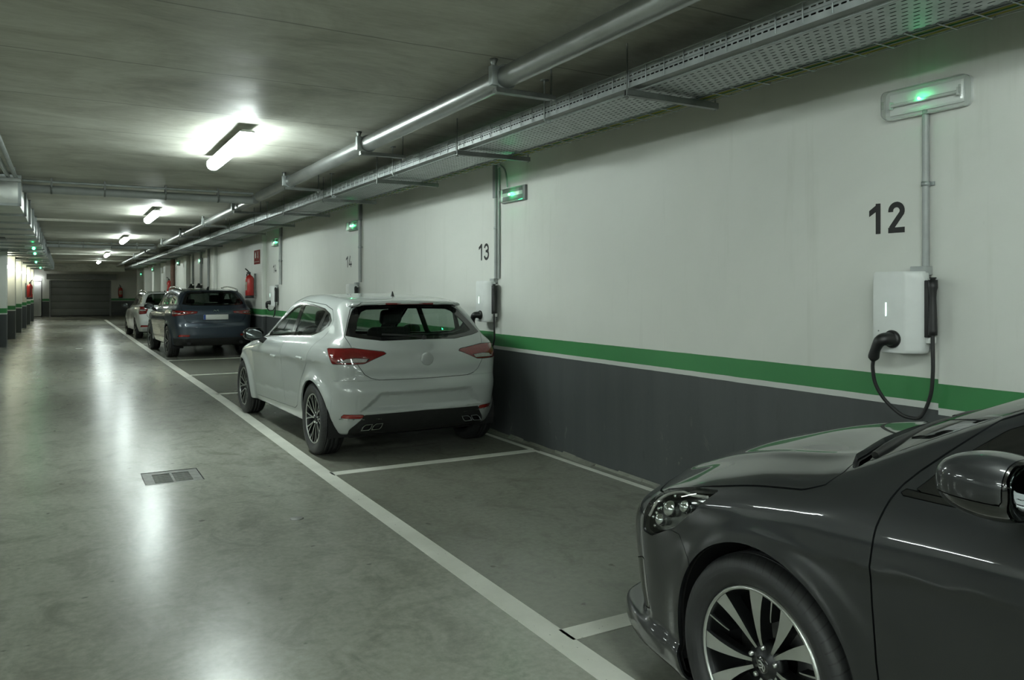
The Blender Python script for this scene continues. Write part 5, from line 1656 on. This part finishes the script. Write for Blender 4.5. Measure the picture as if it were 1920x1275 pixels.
def mirror_pod(cx, cy, cz, h, mat, cap=None, res=0.012, arm=(0.10, 0.0, -0.05), glass=True, back=0.30):
    """door mirrors on both sides; h = half sizes; the glass looks back along -y"""
    def mk(root):
        for sgn in (-1, 1):
            def f(X, Y, Z):
                x = (X - sgn * cx) * sgn; yv = Y - cy; z = Z - cz
                e = np.sqrt((x / h[0]) ** 2 + (yv / h[1]) ** 2 + (z / h[2]) ** 2)
                p4 = ((np.abs(x) / h[0]) ** 2.6 + (np.abs(yv) / h[1]) ** 2.0 + (np.abs(z) / h[2]) ** 2.6) ** (1 / 2.4) - 1
                d = p4 * min(h)
                d = smax(d, -(yv + h[1] * back), 0.012)
                return d
            tm = sdf_tm(f, (sgn * cx - h[0] * 1.1, cy - h[1] * 1.1, cz - h[2] * 1.1), (sgn * cx + h[0] * 1.1, cy + h[1] * 1.1, cz + h[2] * 1.1), res)
            gl = None
            if glass:
                gl, tm = tm.split(lambda V: np.maximum(V[:, 1] - (cy - h[1] * back + 0.006), polysd(rrect(-h[0] * .84, -h[2] * .80, h[0] * .84, h[2] * .80, h[2] * 0.4), V[:, 0] - sgn * cx, V[:, 2] - cz)), 0.002)
            capm = None
            if cap:
                capm, tm = tm.split(lambda V: np.maximum(cz - h[2] * 0.30 - V[:, 2], (cy - h[1] * back + 0.014) - V[:, 1]), 0.0012)
            o = tm.obj('side_mirror', M[mat], root, 0.006)
            if capm is not None: capm.obj('mirror_cap', M[cap], o, 0.006)
            if gl is not None: gl.obj('mirror_glass', M['mirror_glass'], o)
            m = MB(); m.tube([(sgn * (cx - h[0] * 0.6), cy, cz - h[2] * 0.75), (sgn * (cx - h[0] * 0.6 - arm[0]), cy + arm[1], cz - h[2] * 0.75 + arm[2])], [0.030, 0.040], 10); m.build('mirror_arm', M['black'], o)
    return mk
# ================================================================== WHITE HATCHBACK
DLO = [(2.06, .955), (1.5, .985), (1.05, 1.008), (.60, 1.035), (.33, 1.058), (.12, 1.10), (-.03, 1.165), (-.045, 1.205), (.06, 1.268), (.26, 1.312), (.70, 1.345), (1.08, 1.350), (1.33, 1.300), (1.72, 1.140)]
rear_out = [(0, 1.040), (.36, 1.036), (.56, 1.062), (.665, 1.085), (.60, 1.20), (.535, 1.30), (.46, 1.345), (0, 1.353)]
rear_in = [(0, 1.068), (.34, 1.064), (.50, 1.085), (.575, 1.105), (.525, 1.20), (.455, 1.292), (.40, 1.312), (0, 1.322)]
lampP = [(.515, .978), (.18, .981), (-.147, .945), (-.182, .926), (-.069, .885), (.03, .845), (.126, .842), (.40, .845)]
lampC = [(.355, .858), (.02, .856), (-.03, .884), (.12, .895), (.22, .890)]
gate = [(0, .698), (.43, .702), (.50, .718), (.555, .752), (.612, .838), (.640, .973), (.675, 1.080), (.61, 1.20), (.545, 1.31), (.46, 1.372), (0, 1.384)]
valP = [(0, .10), (.66, .10), (.66, .268), (.575, .366), (.555, .402), (0, .414)]
rdoor = [(1.052, .318), (.72, .328), (.62, .365), (.52, .497), (.40, .640), (.20, .790), (.12, .900), (.02, 1.03), (-.075, 1.13), (-.085, 1.22), (.05, 1.305), (.30, 1.345), (1.052, 1.376)]
fdoor = [(2.30, .285), (1.058, .318), (1.058, 1.376), (1.12, 1.378), (1.40, 1.312), (1.80, 1.135), (2.16, .955), (2.30, .80)]
def sd(poly, s): return reg_side(poly, s)
cutsW = []
for s in (-1, 1):
    k = 'L' if s < 0 else 'R'
    cutsW += [('window_surround', sd(DLO, s), 'gloss_black', 0.001, 0.010, None, 'sur' + k),
              ('window_pane', sd([(1.99, .978), (1.085, 1.024), (1.085, 1.332), (1.32, 1.284), (1.70, 1.118)], s), 'window', 0.001, 0.0, '>sur' + k, 'pf' + k),
              ('window_pane', sd([(.965, 1.030), (.42, 1.062), (.29, 1.092), (.215, 1.282), (.55, 1.322), (.965, 1.334)], s), 'window', 0.001, 0.0, '>sur' + k, 'pr' + k),
              ('window_pane', sd([(.185, 1.105), (.045, 1.168), (.02, 1.205), (.10, 1.258), (.150, 1.270)], s), 'window', 0.001, 0.0, '>sur' + k, 'pq' + k),
              ('tail_lamp', lambda V, s=s: np.maximum(reg_corner(lampP, 1, -0.05, s)(V), 0.3 - np.abs(V[:, 0])), 'lens_red', 0.0025, 0.012, None, 'tl' + k),
              ('reversing_lens', reg_corner(lampC, 1, -0.05, s), 'lens_clear', 0.002, 0.004, '>tl' + k, 'tc' + k),
              ('reflector', lambda V, s=s: reg_rear([(.748, .374), (.722, .410), (.556, .406), (.575, .370)], -0.25, 0, False, s)(V), 'reflector_red', 0.002, 0.008, None, 'rf' + k),
              ('bumper_trim', lambda V, s=s: reg_rear([(.748, .371), (.40, .362), (.40, .354), (.748, .362)], -0.25, 0, False, s)(V), 'chrome', 0.0005, 0.004, None, 'bt' + k)]
cutsW += [('window_border', reg_rear(rear_out, -0.02), 'gloss_black', 0.002, 0.012, None),
          ('rear_window', reg_rear(rear_in, -0.02), 'window_dark', 0.0005, 0.0, '>window_border'),
          ('windscreen', reg_front([(0, 1.01), (.60, .985), (.66, 1.0), (.555, 1.345), (0, 1.40)], 1.25), 'wscreen', 0.002, 0.01, None),
          ('tailgate', lambda V: np.minimum(reg_rear(gate, -0.03)(V), 9), 'paint', 0.0025, 0.014, None),
          ('rear_valance', reg_rear(valP, -0.22), 'black', 0.001, 0.012, None),
          ('rear_bumper', lambda V: np.maximum(V[:, 2] - 0.70, V[:, 1] + 0.37), 'paint', 0.0006, 0.006, None),
          ('bonnet', lambda V: np.maximum(np.maximum(2.42 - V[:, 1] - 0.25 * V[:, 0] ** 2, 0.80 - V[:, 2]), np.abs(V[:, 0]) - (0.70 - 0.12 * np.clip(V[:, 1] - 2.9, 0, 1))), 'paint', 0.0025, 0.012, None),
          ('headlamp', reg_corner([(2.52, .66), (2.50, .76), (2.95, .79), (3.22, .72), (3.20, .63), (2.9, .63)], -1, 2.8), 'head_in', 0.003, 0.01, None),
          ('front_grille', reg_front([(0, .52), (.33, .52), (.42, .62), (.42, .66), (0, .68)], 3.2), 'black', 0.003, 0.01, None),
          ('front_bumper', lambda V: np.maximum(V[:, 2] - 0.70, 3.23 - V[:, 1]), 'paint', 0.0015, 0.01, None)]
for s in (-1, 1):
    k = 'L' if s < 0 else 'R'
    cutsW += [('rear_door', sd(rdoor, s), 'paint', 0.0025, 0.014, None, 'rd' + k), ('front_door', sd(fdoor, s), 'paint', 0.0025, 0.014, None, 'fd' + k)]

def white_details(root):
    for s in (-1, 1):
        for (y, z) in ((1.33, .800), (0.36, .848)):
            f = lambda X, Y, Z: rbox(X, Y, Z, (s * 0.876, y, z), (0.014, 0.085, 0.013), 0.012)
            sdf_tm(f, (s * .885 - .03, y - .11, z - .03), (s * .885 + .03, y + .11, z + .03), 0.008).obj('door_handle', M['car_white'], root)
        for xx in (0.435, 0.53):
            m = MB()
            o = [(a * 0.044 - 0.006 + b * 0.012, b * 0.026) for a, b in ((-1, -1), (.7, -1), (1, -.4), (1, 1), (-.5, 1), (-1, .2))]
            n = len(o)
            def ring(y, sc): return [(s * (xx - p[0] * sc * -s * -1) if False else s * xx + p[0] * sc * (1 if s > 0 else -1) * -1, y, 0.293 + p[1] * sc) for p in o]
            A, B, C_ = ring(-0.535, 1.0), ring(-0.535, 0.80), ring(-0.45, 0.80)
            D = ring(-0.45, 1.0)
            m.add(A + B + C_ + D, [(i, (i + 1) % n, n + (i + 1) % n, n + i) for i in range(n)] + [(n + i, n + (i + 1) % n, 2 * n + (i + 1) % n, 2 * n + i) for i in range(n)] + [(i, (i + 1) % n, 3 * n + (i + 1) % n, 3 * n + i) for i in range(n)])
            e = m.build('exhaust_tip', M['chrome'], root, fixn=True)
            m = MB(); m.add(ring(-0.46, 0.8), [tuple(range(n))]); m.build('exhaust_bore', M['dark'], e)
    # round badge on the tailgate, rear wiper, brake light, aerial
    m = MB(); m.lathe([(0.0, -0.596), (0.050, -0.594), (0.058, -0.588), (0.058, -0.57)], (0.015, 0, 0.868), 1, 28); m.build('tailgate_badge', M['badge'], root, fixn=True)
    m = MB(); m.tube([(0.02, -0.495, 1.065), (-0.20, -0.478, 1.082), (-0.36, -0.440, 1.090)], 0.009, 8); m.tube([(0.02, -0.48, 1.055), (0.02, -0.52, 1.058)], 0.02, 10); m.build('rear_wiper', M['black'], root)
    m = MB(); m.box((-0.24, -0.232, 1.350), (0.24, -0.215, 1.366)); m.build('brake_light', M['lens_red'], root, 0.004)
    m = MB(); m.lathe([(0.018, 1.425), (0.012, 1.445), (0.006, 1.47), (0, 1.475)], (0, 0.20, 0), 2, 12); m.build('roof_aerial', M['black'], root)
    # dipped bottom pan
    m = MB(); m.box((-0.62, -0.30, 0.17), (0.62, 3.2, 0.22)); m.build('underbody', M['int_shell'], root, 0.02)
    m = MB(); m.box((-0.70, 0.1, 0.30), (0.70, 2.4, 0.34)); m.build('cabin_floor', M['int_dark'], root)
    m = MB(); m.box((-0.60, -0.38, 0.60), (0.60, 0.05, 0.92)); m.build('boot_trim', M['int_dark'], root, 0.05)
M['badge'] = plain('dull_grey_badge', (0.36, 0.38, 0.365), 0.5, 0.0, 0.05)
white_car, _ = build_car('hatchback_car', white_field, (2.80, 7.12, 1.3), 'white five-door hatchback parked in front of the number 13 charger', 0.0215,
    (-1.0, -0.80, 0.10), (1.0, 3.85, 1.56), cutsW, 'car_white', ('multi', 0.325, 0.215, 0.226, 0.860),
    [seat(-0.36, 1.35, 0.46), seat(0.36, 1.35, 0.46), seat(0.0, 0.32, 0.46, 1.22, 0.46), dash(2.02, 0.93, 0.66), mirror_pod(0.945, 1.90, 1.003, (0.112, 0.085, 0.070), 'gloss_black'), white_details],
    shell_cut=[sd(DLO, 0), reg_rear(rear_out, -0.02), reg_front([(0, 1.01), (.60, .985), (.66, 1.0), (.555, 1.345), (0, 1.40)], 1.25)])
# ================================================================== DARK CAR IN THE FOREGROUND
DLO2 = [(2.225, .966), (1.2, .990), (.30, 1.035), (-.06, 1.12), (-.08, 1.17), (.10, 1.31), (.85, 1.385), (1.25, 1.375), (1.60, 1.315), (1.86, 1.225), (2.05, 1.140), (2.178, 1.030)]
headP = [(2.060, .822), (2.236, .797), (2.430, .752), (2.480, .690), (2.485, .585), (2.405, .585), (2.235, .655), (2.110, .752)]
intk = [(2.50, .48), (2.46, .30), (2.62, .27), (2.66, .44)]
hoodP = [(0, 2.635), (.40, 2.595), (.60, 2.545), (.690, 2.490), (.745, 2.478), (.800, 2.500), (.819, 2.56), (.817, 2.9), (.812, 3.05), (.785, 3.22), (.70, 3.42), (.48, 3.60), (0, 3.66)]
cowlP = [(0, 2.500), (.40, 2.455), (.66, 2.405), (.735, 2.455), (.690, 2.490), (.60, 2.545), (.40, 2.595), (0, 2.635)]
wsP = [(0, 1.06), (.40, 1.035), (.70, .990), (.640, 1.13), (.585, 1.28), (.545, 1.385), (0, 1.43)]
fdoor2 = [(2.262, .29), (1.10, .295), (1.10, 1.425), (1.27, 1.415), (1.62, 1.348), (1.88, 1.255), (2.09, 1.155), (2.238, 1.008), (2.262, .975), (2.276, .935), (2.293, .863), (2.299, .764), (2.298, .67), (2.290, .516)]
rdoor2 = [(1.09, .295), (.55, .30), (.42, .45), (.35, .70), (.20, .95), (-.10, 1.10), (-.12, 1.18), (.08, 1.345), (.85, 1.425), (1.09, 1.425)]
cutsD = []
for s in (-1, 1):
    k = 'L' if s < 0 else 'R'
    cutsD += [('window_surround', sd(DLO2, s), 'gloss_black', 0.001, 0.010, None, 'sur' + k),
              ('window_pane', sd([(1.985, .985), (1.16, 1.004), (1.16, 1.355), (1.25, 1.354), (1.59, 1.295), (1.84, 1.207), (1.985, 1.145)], s), 'window', 0.001, 0.004, '>sur' + k, 'pf' + k),
              ('window_pane', sd([(1.04, 1.010), (.32, 1.052), (-.02, 1.14), (.12, 1.29), (.85, 1.362), (1.04, 1.362)], s), 'window_dark', 0.001, 0.0, '>sur' + k, 'pr' + k),
              ('belt_trim', sd([(2.262, .950), (2.0, .957), (1.0, .976), (.30, 1.018), (.30, 1.034), (1.0, .991), (2.0, .972), (2.25, .966)], s), 'gloss_black', 0.001, 0.006, None, 'bt' + k),
              ('headlamp', reg_corner(headP, -1, 2.7, s), 'head_clear', 0.003, 0.006, None, 'hl' + k),
              ('air_intake', reg_corner(intk, -1, 3.0, s), 'gloss_black', 0.002, 0.012, None, 'ai' + k)]
cutsD += [('windscreen', reg_front(wsP, 1.15), 'wscreen', 0.002, 0.006, None),
          ('bonnet', reg_top(hoodP, 0.735), 'paint', 0.0028, 0.016, None),
          ('cowl_panel', lambda V: np.maximum(reg_top(cowlP, 0.9)(V), np.abs(V[:, 0]) - 0.73), 'black', 0.002, 0.0, None, 'cowl', -0.035),
          ('rear_window', reg_rear([(0, 1.06), (.6, 1.08), (.5, 1.38), (0, 1.42)], 0.1), 'window_dark', 0.002, 0.01, None),
          ('tail_lamp', reg_corner([(.45, .98), (-.2, .95), (-.2, .86), (.45, .85)], 1, -0.1), 'lens_red', 0.003, 0.01, None),
          ('front_splitter', lambda V: np.maximum(V[:, 2] - 0.165, 3.05 - V[:, 1]), 'gloss_black', 0.001, 0.01, None),
          ('front_grille', reg_front([(0, .33), (.52, .33), (.55, .42), (.50, .66), (0, .68)], 3.2), 'black', 0.002, 0.012, None),
          ('front_bumper', lambda V: np.maximum(np.maximum(V[:, 2] - (0.64 + 0.2 * np.clip(V[:, 1] - 3.3, 0, .4)), (3.075 - 0.9 * (0.66 - V[:, 2]).clip(0, 0.09)) - V[:, 1]), -9), 'paint', 0.0014, 0.010, None)]
for s in (-1, 1):
    k = 'L' if s < 0 else 'R'
    cutsD += [('front_door', sd(fdoor2, s), 'paint', 0.0028, 0.016, None, 'fd' + k), ('rear_door', sd(rdoor2, s), 'paint', 0.0028, 0.016, None, 'rd' + k)]
def dark_details(root):
    for s in (-1, 1):
        # lamp bowl, projector lenses and light-guide behind the cover
        hp = _dark_head[s]
        bowl = hp.offset(-0.045).obj('lamp_bowl', M['head_in'], root)
        V = hp.V
        def on(q, z, dep):
            i = np.argmin((V[:, 1] - np.abs(V[:, 0]) - q) ** 2 + (V[:, 2] - z) ** 2)
            return V[i] - hp.N[i] * dep, hp.N[i]
        for q, z, r in ((2.395, .655, .024), (2.300, .700, .030), (2.215, .745, .024)):
            p, n = on(q, z, 0.030); m = MB(); m.ball(p, r, 14, 10); m.build('projector_lens', M['chrome'], bowl)
        m = MB()
        pts = [on(q, z, 0.012)[0] for q, z in ((2.10, .803), (2.20, .786), (2.30, .767), (2.40, .742), (2.445, .70), (2.455, .64))]
        m.tube(catmull(pts, 4), 0.0055, 8); m.build('light_guide', M['lens_clear'], bowl)
        m = MB()
        for j in range(7):
            p, n = on(2.425 - 0.012 * j + 0.01 * (j % 2), .615 + 0.022 * j, 0.02); m.ball(p, 0.007, 8, 6)
        tag(m.build('led_beads', M['chrome'], bowl), kind='stuff')
    # wipers resting on the cowl
    for (x0, y0, x1, y1) in ((-0.66, 2.44, -0.02, 2.535), (-0.14, 2.52, 0.50, 2.50)):
        def zs(x, y): return float(dark_field.top(np.array([y + dark_field.cw * x * x]))[0]) - dark_field.crown_hood * 0.8 * x * x - 0.004
        pts = [(x0 + (x1 - x0) * t, y0 + (y1 - y0) * t, zs(x0 + (x1 - x0) * t, y0 + (y1 - y0) * t)) for t in np.linspace(0, 1, 10)]
        m = MB(); m.tube(pts, [0.011, 0.014, 0.013, 0.009, 0.008, 0.008, 0.008, 0.007, 0.007, 0.005], 8); m.build('wiper', M['black'], root)
    m = MB(); m.box((-0.64, -0.30, 0.14), (0.64, 3.2, 0.19)); m.build('underbody', M['int_shell'], root, 0.02)
    m = MB(); m.box((-0.72, 0.1, 0.30), (0.72, 2.3, 0.34)); m.build('cabin_floor', M['int_dark'], root)
    for s in (-1, 1):
        for y in (1.22, 0.25):
            f = lambda X, Y, Z: rbox(X, Y, Z, (s * 0.885, y + 0.05, .865), (0.014, 0.10, 0.014), 0.013)
            sdf_tm(f, (s * .885 - .03, y - .07, .83), (s * .885 + .03, y + .17, .9), 0.009).obj('door_handle', M['car_dark'], root)
_dark_head = {}
def grab_heads(root):
    tm = car_grid(dark_field, 0.03, (-1.0, 2.6, 0.45), (1.0, 3.9, 0.95))
    for s in (-1, 1):
        P = [(2.075, .818), (2.236, .792), (2.425, .748), (2.470, .690), (2.474, .592), (2.405, .592), (2.240, .660), (2.120, .752)]
        a, _ = tm.split(reg_corner(P, -1, 2.7, s)); _dark_head[s] = a
dark_car, _ = build_car('foreground_car', dark_field, (2.70, -0.97, 0.0), 'dark anthracite car in the foreground with bladed alloy wheel', 0.0145,
    (-1.0, -0.95, 0.06), (1.0, 3.95, 1.56), cutsD, 'car_dark', ('blade', 0.332, 0.225, 0.236, 0.872),
    [grab_heads, seat(-0.36, 1.05, 0.46), seat(0.36, 1.05, 0.46), seat(0.0, 0.15, 0.50, 1.22, 0.56), dash(2.02, 0.965, 0.66), mirror_pod(0.985, 1.915, 1.068, (0.090, 0.120, 0.070), 'gloss_black', 'car_dark', 0.010, (0.10, 0.0, -0.02), True, 0.55), dark_details],
    fine=(1.5, 0.04), shell_cut=[sd(DLO2, 0), reg_front(wsP, 1.15), reg_rear([(0, 1.06), (.6, 1.08), (.5, 1.38), (0, 1.42)], 0.1), reg_corner(headP, -1, 2.7), reg_top(cowlP, 0.9)])
# ================================================================== SLATE BLUE SUV
DLO3 = [(2.20, 1.075), (1.2, 1.10), (.35, 1.125), (-.05, 1.16), (-.30, 1.24), (-.32, 1.28), (-.10, 1.38), (.35, 1.43), (.95, 1.45), (1.30, 1.43), (1.62, 1.35), (2.0, 1.18)]
rw3 = [(0, 1.150), (.50, 1.155), (.655, 1.185), (.60, 1.31), (.53, 1.43), (.44, 1.460), (0, 1.468)]
lamp3 = [(.36, 1.055), (.0, 1.050), (-.475, 1.030), (-.475, .985), (-.1, .945), (.20, .915), (.31, .930)]
gate3 = [(0, .775), (.52, .78), (.60, .82), (.655, .93), (.675, 1.05), (.70, 1.18), (.62, 1.36), (.50, 1.475), (0, 1.49)]
clad3 = lambda V: V[:, 2] - (0.40 + 0.0 * V[:, 1])
cutsS = []
for s in (-1, 1):
    k = 'L' if s < 0 else 'R'
    cutsS += [('window_surround', sd(DLO3, s), 'gloss_black', 0.002, 0.010, None, 'sur' + k),
              ('window_pane', sd([(2.13, 1.10), (1.10, 1.125), (1.10, 1.425), (1.29, 1.408), (1.60, 1.33), (1.97, 1.165)], s), 'window', 0.001, 0.0, '>sur' + k, 'pf' + k),
              ('window_pane', sd([(1.02, 1.125), (.36, 1.148), (.22, 1.155), (.22, 1.395), (.40, 1.412), (1.02, 1.425)], s), 'window_priv', 0.001, 0.0, '>sur' + k, 'pr' + k),
              ('window_pane', sd([(.16, 1.158), (-.05, 1.185), (-.27, 1.255), (-.10, 1.355), (.16, 1.385)], s), 'window_priv', 0.001, 0.0, '>sur' + k, 'pq' + k),
              ('tail_lamp', lambda V, s=s: np.maximum(reg_corner(lamp3, 1, -0.2, s)(V), 0.33 - np.abs(V[:, 0])), 'lens_red', 0.004, 0.012, None, 'tl' + k),
              ('lamp_bar', lambda V, s=s: np.maximum(reg_corner([(.22, 1.005), (-.40, 1.012), (-.40, .992), (.22, .975)], 1, -0.2, s)(V), 0.38 - np.abs(V[:, 0])), 'lens_clear', 0.002, 0.004, '>tl' + k, 'tb' + k),
              ('reflector', lambda V, s=s: reg_rear([(.76, .475), (.74, .525), (.52, .52), (.54, .475)], -0.4, 0, False, s)(V), 'reflector_red', 0.003, 0.01, None, 'rf' + k)]
cutsS += [('window_border', reg_rear(rw3, -0.15), 'gloss_black', 0.003, 0.012, None),
          ('rear_window', reg_rear([(0, 1.18), (.48, 1.185), (.58, 1.20), (.54, 1.31), (.475, 1.41), (0, 1.432)], -0.15), 'window_priv', 0.001, 0.0, '>window_border'),
          ('windscreen', reg_front([(0, 1.12), (.62, 1.10), (.67, 1.11), (.58, 1.44), (0, 1.49)], 1.3), 'wscreen', 0.003, 0.01, None),
          ('tailgate', reg_rear(gate3, -0.12), 'paint', 0.004, 0.014, None),
          ('rear_cladding', lambda V: np.maximum(V[:, 2] - 0.44, V[:, 1] + 0.45), 'black', 0.001, 0.01, None),
          ('bonnet', lambda V: np.maximum(np.maximum(2.5 - V[:, 1] - 0.25 * V[:, 0] ** 2, 0.90 - V[:, 2]), np.abs(V[:, 0]) - 0.72), 'paint', 0.003, 0.012, None),
          ('headlamp', reg_corner([(2.6, .78), (2.6, .90), (3.0, .90), (3.25, .86), (3.25, .78)], -1, 2.9), 'head_in', 0.003, 0.01, None)]
for s in (-1, 1):
    k = 'L' if s < 0 else 'R'
    cutsS += [('rear_door', sd([(1.055, .42), (.55, .42), (.45, .55), (.35, .75), (.12, .95), (-.02, 1.12), (-.36, 1.24), (-.34, 1.30), (-.10, 1.41), (.35, 1.455), (1.055, 1.48)], s), 'paint', 0.003, 0.014, None, 'rd' + k),
              ('front_door', sd([(2.32, .42), (1.065, .42), (1.065, 1.48), (1.32, 1.455), (1.66, 1.37), (2.05, 1.19), (2.30, 1.02)], s), 'paint', 0.003, 0.014, None, 'fd' + k)]
def suv_details(root):
    for s in (-1, 1):
        pts = [(s * 0.585, -0.30, 1.462), (s * 0.595, -0.22, 1.505), (s * 0.60, 0.2, 1.545), (s * 0.60, 0.9, 1.572), (s * 0.595, 1.45, 1.545), (s * 0.59, 1.58, 1.50)]
        m = MB(); m.tube(catmull(pts, 6), 0.016, 8); m.build('roof_rail', M['chrome'], root)
        m = MB(); m.tube([(s * 0.55, -0.86, 0.335), (s * 0.55, -0.70, 0.335)], 0.035, 12); m.build('exhaust_tip', M['dark'], root)
        for y in (1.28, 0.33):
            m = MB(); m.tube([(s * 0.885, y - 0.09, 0.99), (s * 0.905, y, 0.992), (s * 0.885, y + 0.09, 0.994)], 0.011, 8); m.build('door_handle', M['car_blue'], root)
    m = MB(); m.box((-0.26, -0.905, 0.845), (0.26, -0.885, 0.955)); p = m.build('number_plate', M['plate'], root, 0.004); p['label'] = 'blank light grey number plate with blue band'
    m = MB(); m.box((-0.26, -0.9065, 0.847), (-0.215, -0.905, 0.953)); m.build('plate_band', M['plate_blue'], p)
    # chrome badge: two mirrored hooks
    m = MB(); pl = lambda a, b, o: (a, -0.912, 1.035 + b)
    m.ribbon([(-0.055, -0.012), (-0.040, 0.020), (-0.018, 0.012), (-0.008, -0.006)], 0.010, pl, 0); m.ribbon([(0.055, -0.012), (0.040, 0.020), (0.018, 0.012), (0.008, -0.006)], 0.010, pl, 0)
    m.build('tailgate_badge', M['chrome'], root)
    m = MB(); m.tube([(0, 0.05, 1.50), (0, -0.02, 1.555), (0, -0.06, 1.575)], [0.03, 0.018, 0.006], 10); m.build('roof_aerial', M['black'], root)
    m = MB(); m.box((-0.64, -0.30, 0.24), (0.64, 3.2, 0.30)); m.build('underbody', M['int_shell'], root, 0.02)
    m = MB(); m.box((-0.62, -0.55, 0.70), (0.62, 0.0, 1.05)); m.build('boot_trim', M['int_dark'], root, 0.05)
suv, _ = build_car('suv_car', suv_field, (2.85, 19.2, 2.4), 'slate blue SUV with roof rails and blank number plate', 0.030,
    (-1.0, -1.10, 0.16), (1.0, 3.95, 1.66), cutsS, 'car_blue', ('five', 0.352, 0.235, 0.250, 0.880),
    [seat(-0.36, 1.30, 0.56), seat(0.36, 1.30, 0.56), seat(0.0, 0.20, 0.60, 1.22, 0.56), dash(2.05, 1.04, 0.66), mirror_pod(0.985, 1.98, 1.11, (0.115, 0.09, 0.075), 'gloss_black', None, 0.02), suv_details],
    shell_cut=[sd(DLO3, 0), reg_rear(rw3, -0.15), reg_front([(0, 1.12), (.62, 1.10), (.67, 1.11), (.58, 1.44), (0, 1.49)], 1.3)])

# ================================================================== WHITE ESTATE CAR
DLO4 = [(2.08, .975), (1.2, .995), (.35, 1.025), (-.30, 1.06), (-.45, 1.12), (-.40, 1.22), (-.15, 1.33), (.35, 1.365), (.95, 1.375), (1.25, 1.355), (1.55, 1.27), (1.90, 1.10)]
rw4 = [(0, 1.04), (.50, 1.045), (.645, 1.065), (.60, 1.20), (.53, 1.34), (.44, 1.385), (0, 1.395)]
cutsE = []
for s in (-1, 1):
    k = 'L' if s < 0 else 'R'
    cutsE += [('window_surround', sd(DLO4, s), 'gloss_black', 0.002, 0.010, None, 'sur' + k),
              ('window_pane', sd([(2.0, 1.0), (1.05, 1.02), (1.05, 1.35), (1.24, 1.33), (1.53, 1.25), (1.86, 1.095)], s), 'window', 0.001, 0.0, '>sur' + k, 'pf' + k),
              ('window_pane', sd([(.98, 1.02), (.20, 1.05), (.20, 1.33), (.40, 1.345), (.98, 1.352)], s), 'window_priv', 0.001, 0.0, '>sur' + k, 'pr' + k),
              ('window_pane', sd([(.13, 1.055), (-.30, 1.085), (-.40, 1.13), (-.36, 1.21), (-.13, 1.305), (.13, 1.325)], s), 'window_priv', 0.001, 0.0, '>sur' + k, 'pq' + k),
              ('tail_lamp', lambda V, s=s: np.maximum(reg_corner([(.34, 1.00), (-.20, 1.0), (-.14, .78), (.14, .76), (.30, .84)], 1, -0.2, s)(V), 0.42 - np.abs(V[:, 0])), 'lens_red', 0.004, 0.012, None, 'tl' + k),
              ('reversing_lens', reg_corner([(.14, .865), (-.12, .865), (-.11, .905), (.16, .905)], 1, -0.2, s), 'lens_clear', 0.002, 0.004, '>tl' + k, 'tc' + k),
              ('reflector', lambda V, s=s: reg_rear([(.78, .37), (.76, .43), (.55, .43), (.55, .37)], -0.4, 0, False, s)(V), 'reflector_red', 0.003, 0.01, None, 'rf' + k)]
cutsE += [('rear_window', reg_rear(rw4, -0.15), 'window_priv', 0.003, 0.012, None),
          ('windscreen', reg_front([(0, 1.02), (.60, 1.0), (.65, 1.01), (.55, 1.36), (0, 1.42)], 1.25), 'wscreen', 0.003, 0.01, None),
          ('tailgate', reg_rear([(0, .62), (.52, .63), (.60, .72), (.64, .9), (.68, 1.06), (.60, 1.28), (.48, 1.41), (0, 1.42)], -0.12), 'paint', 0.004, 0.014, None)]
for s in (-1, 1):
    k = 'L' if s < 0 else 'R'
    cutsE += [('rear_door', sd([(1.01, .33), (.55, .33), (.45, .45), (.38, .65), (.20, .85), (.16, 1.03), (.16, 1.38), (1.01, 1.40)], s), 'paint', 0.003, 0.014, None, 'rd' + k),
              ('front_door', sd([(2.2, .33), (1.02, .33), (1.02, 1.40), (1.28, 1.378), (1.60, 1.28), (1.95, 1.10), (2.18, .95)], s), 'paint', 0.003, 0.014, None, 'fd' + k)]
def est_details(root):
    for s in (-1, 1):
        pts = [(s * 0.56, -0.45, 1.40), (s * 0.58, -0.35, 1.445), (s * 0.58, 0.3, 1.48), (s * 0.575, 1.15, 1.48), (s * 0.56, 1.35, 1.44)]
        m = MB(); m.tube(catmull(pts, 6), 0.015, 8); m.build('roof_rail', M['chrome'], root)
    m = MB(); m.tube([(0, 0.05, 1.43), (0, -0.03, 1.49)], [0.025, 0.006], 8); m.build('roof_aerial', M['black'], root)
    m = MB(); m.box((-0.64, -0.30, 0.18), (0.64, 3.0, 0.24)); m.build('underbody', M['int_shell'], root, 0.02)
    m = MB(); m.box((-0.26, -0.86, 0.70), (0.26, -0.835, 0.81)); m.build('number_plate', M['plate'], root, 0.004)
est, _ = build_car('estate_car', est_field, (2.74, 27.1, 2.0), 'farthest white estate car partly hidden behind the SUV', 0.034,
    (-1.0, -1.05, 0.12), (1.0, 3.75, 1.58), cutsE, 'car_white2', ('five', 0.315, 0.205, 0.215, 0.855),
    [seat(-0.36, 1.20, 0.46), seat(0.36, 1.20, 0.46), seat(0.0, 0.15, 0.50, 1.22, 0.56), dash(1.95, 0.93, 0.64), mirror_pod(0.95, 1.90, 1.0, (0.10, 0.085, 0.065), 'gloss_black', None, 0.025), est_details],
    shell_cut=[sd(DLO4, 0), reg_rear(rw4, -0.15), reg_front([(0, 1.02), (.60, 1.0), (.65, 1.01), (.55, 1.36), (0, 1.42)], 1.25)])
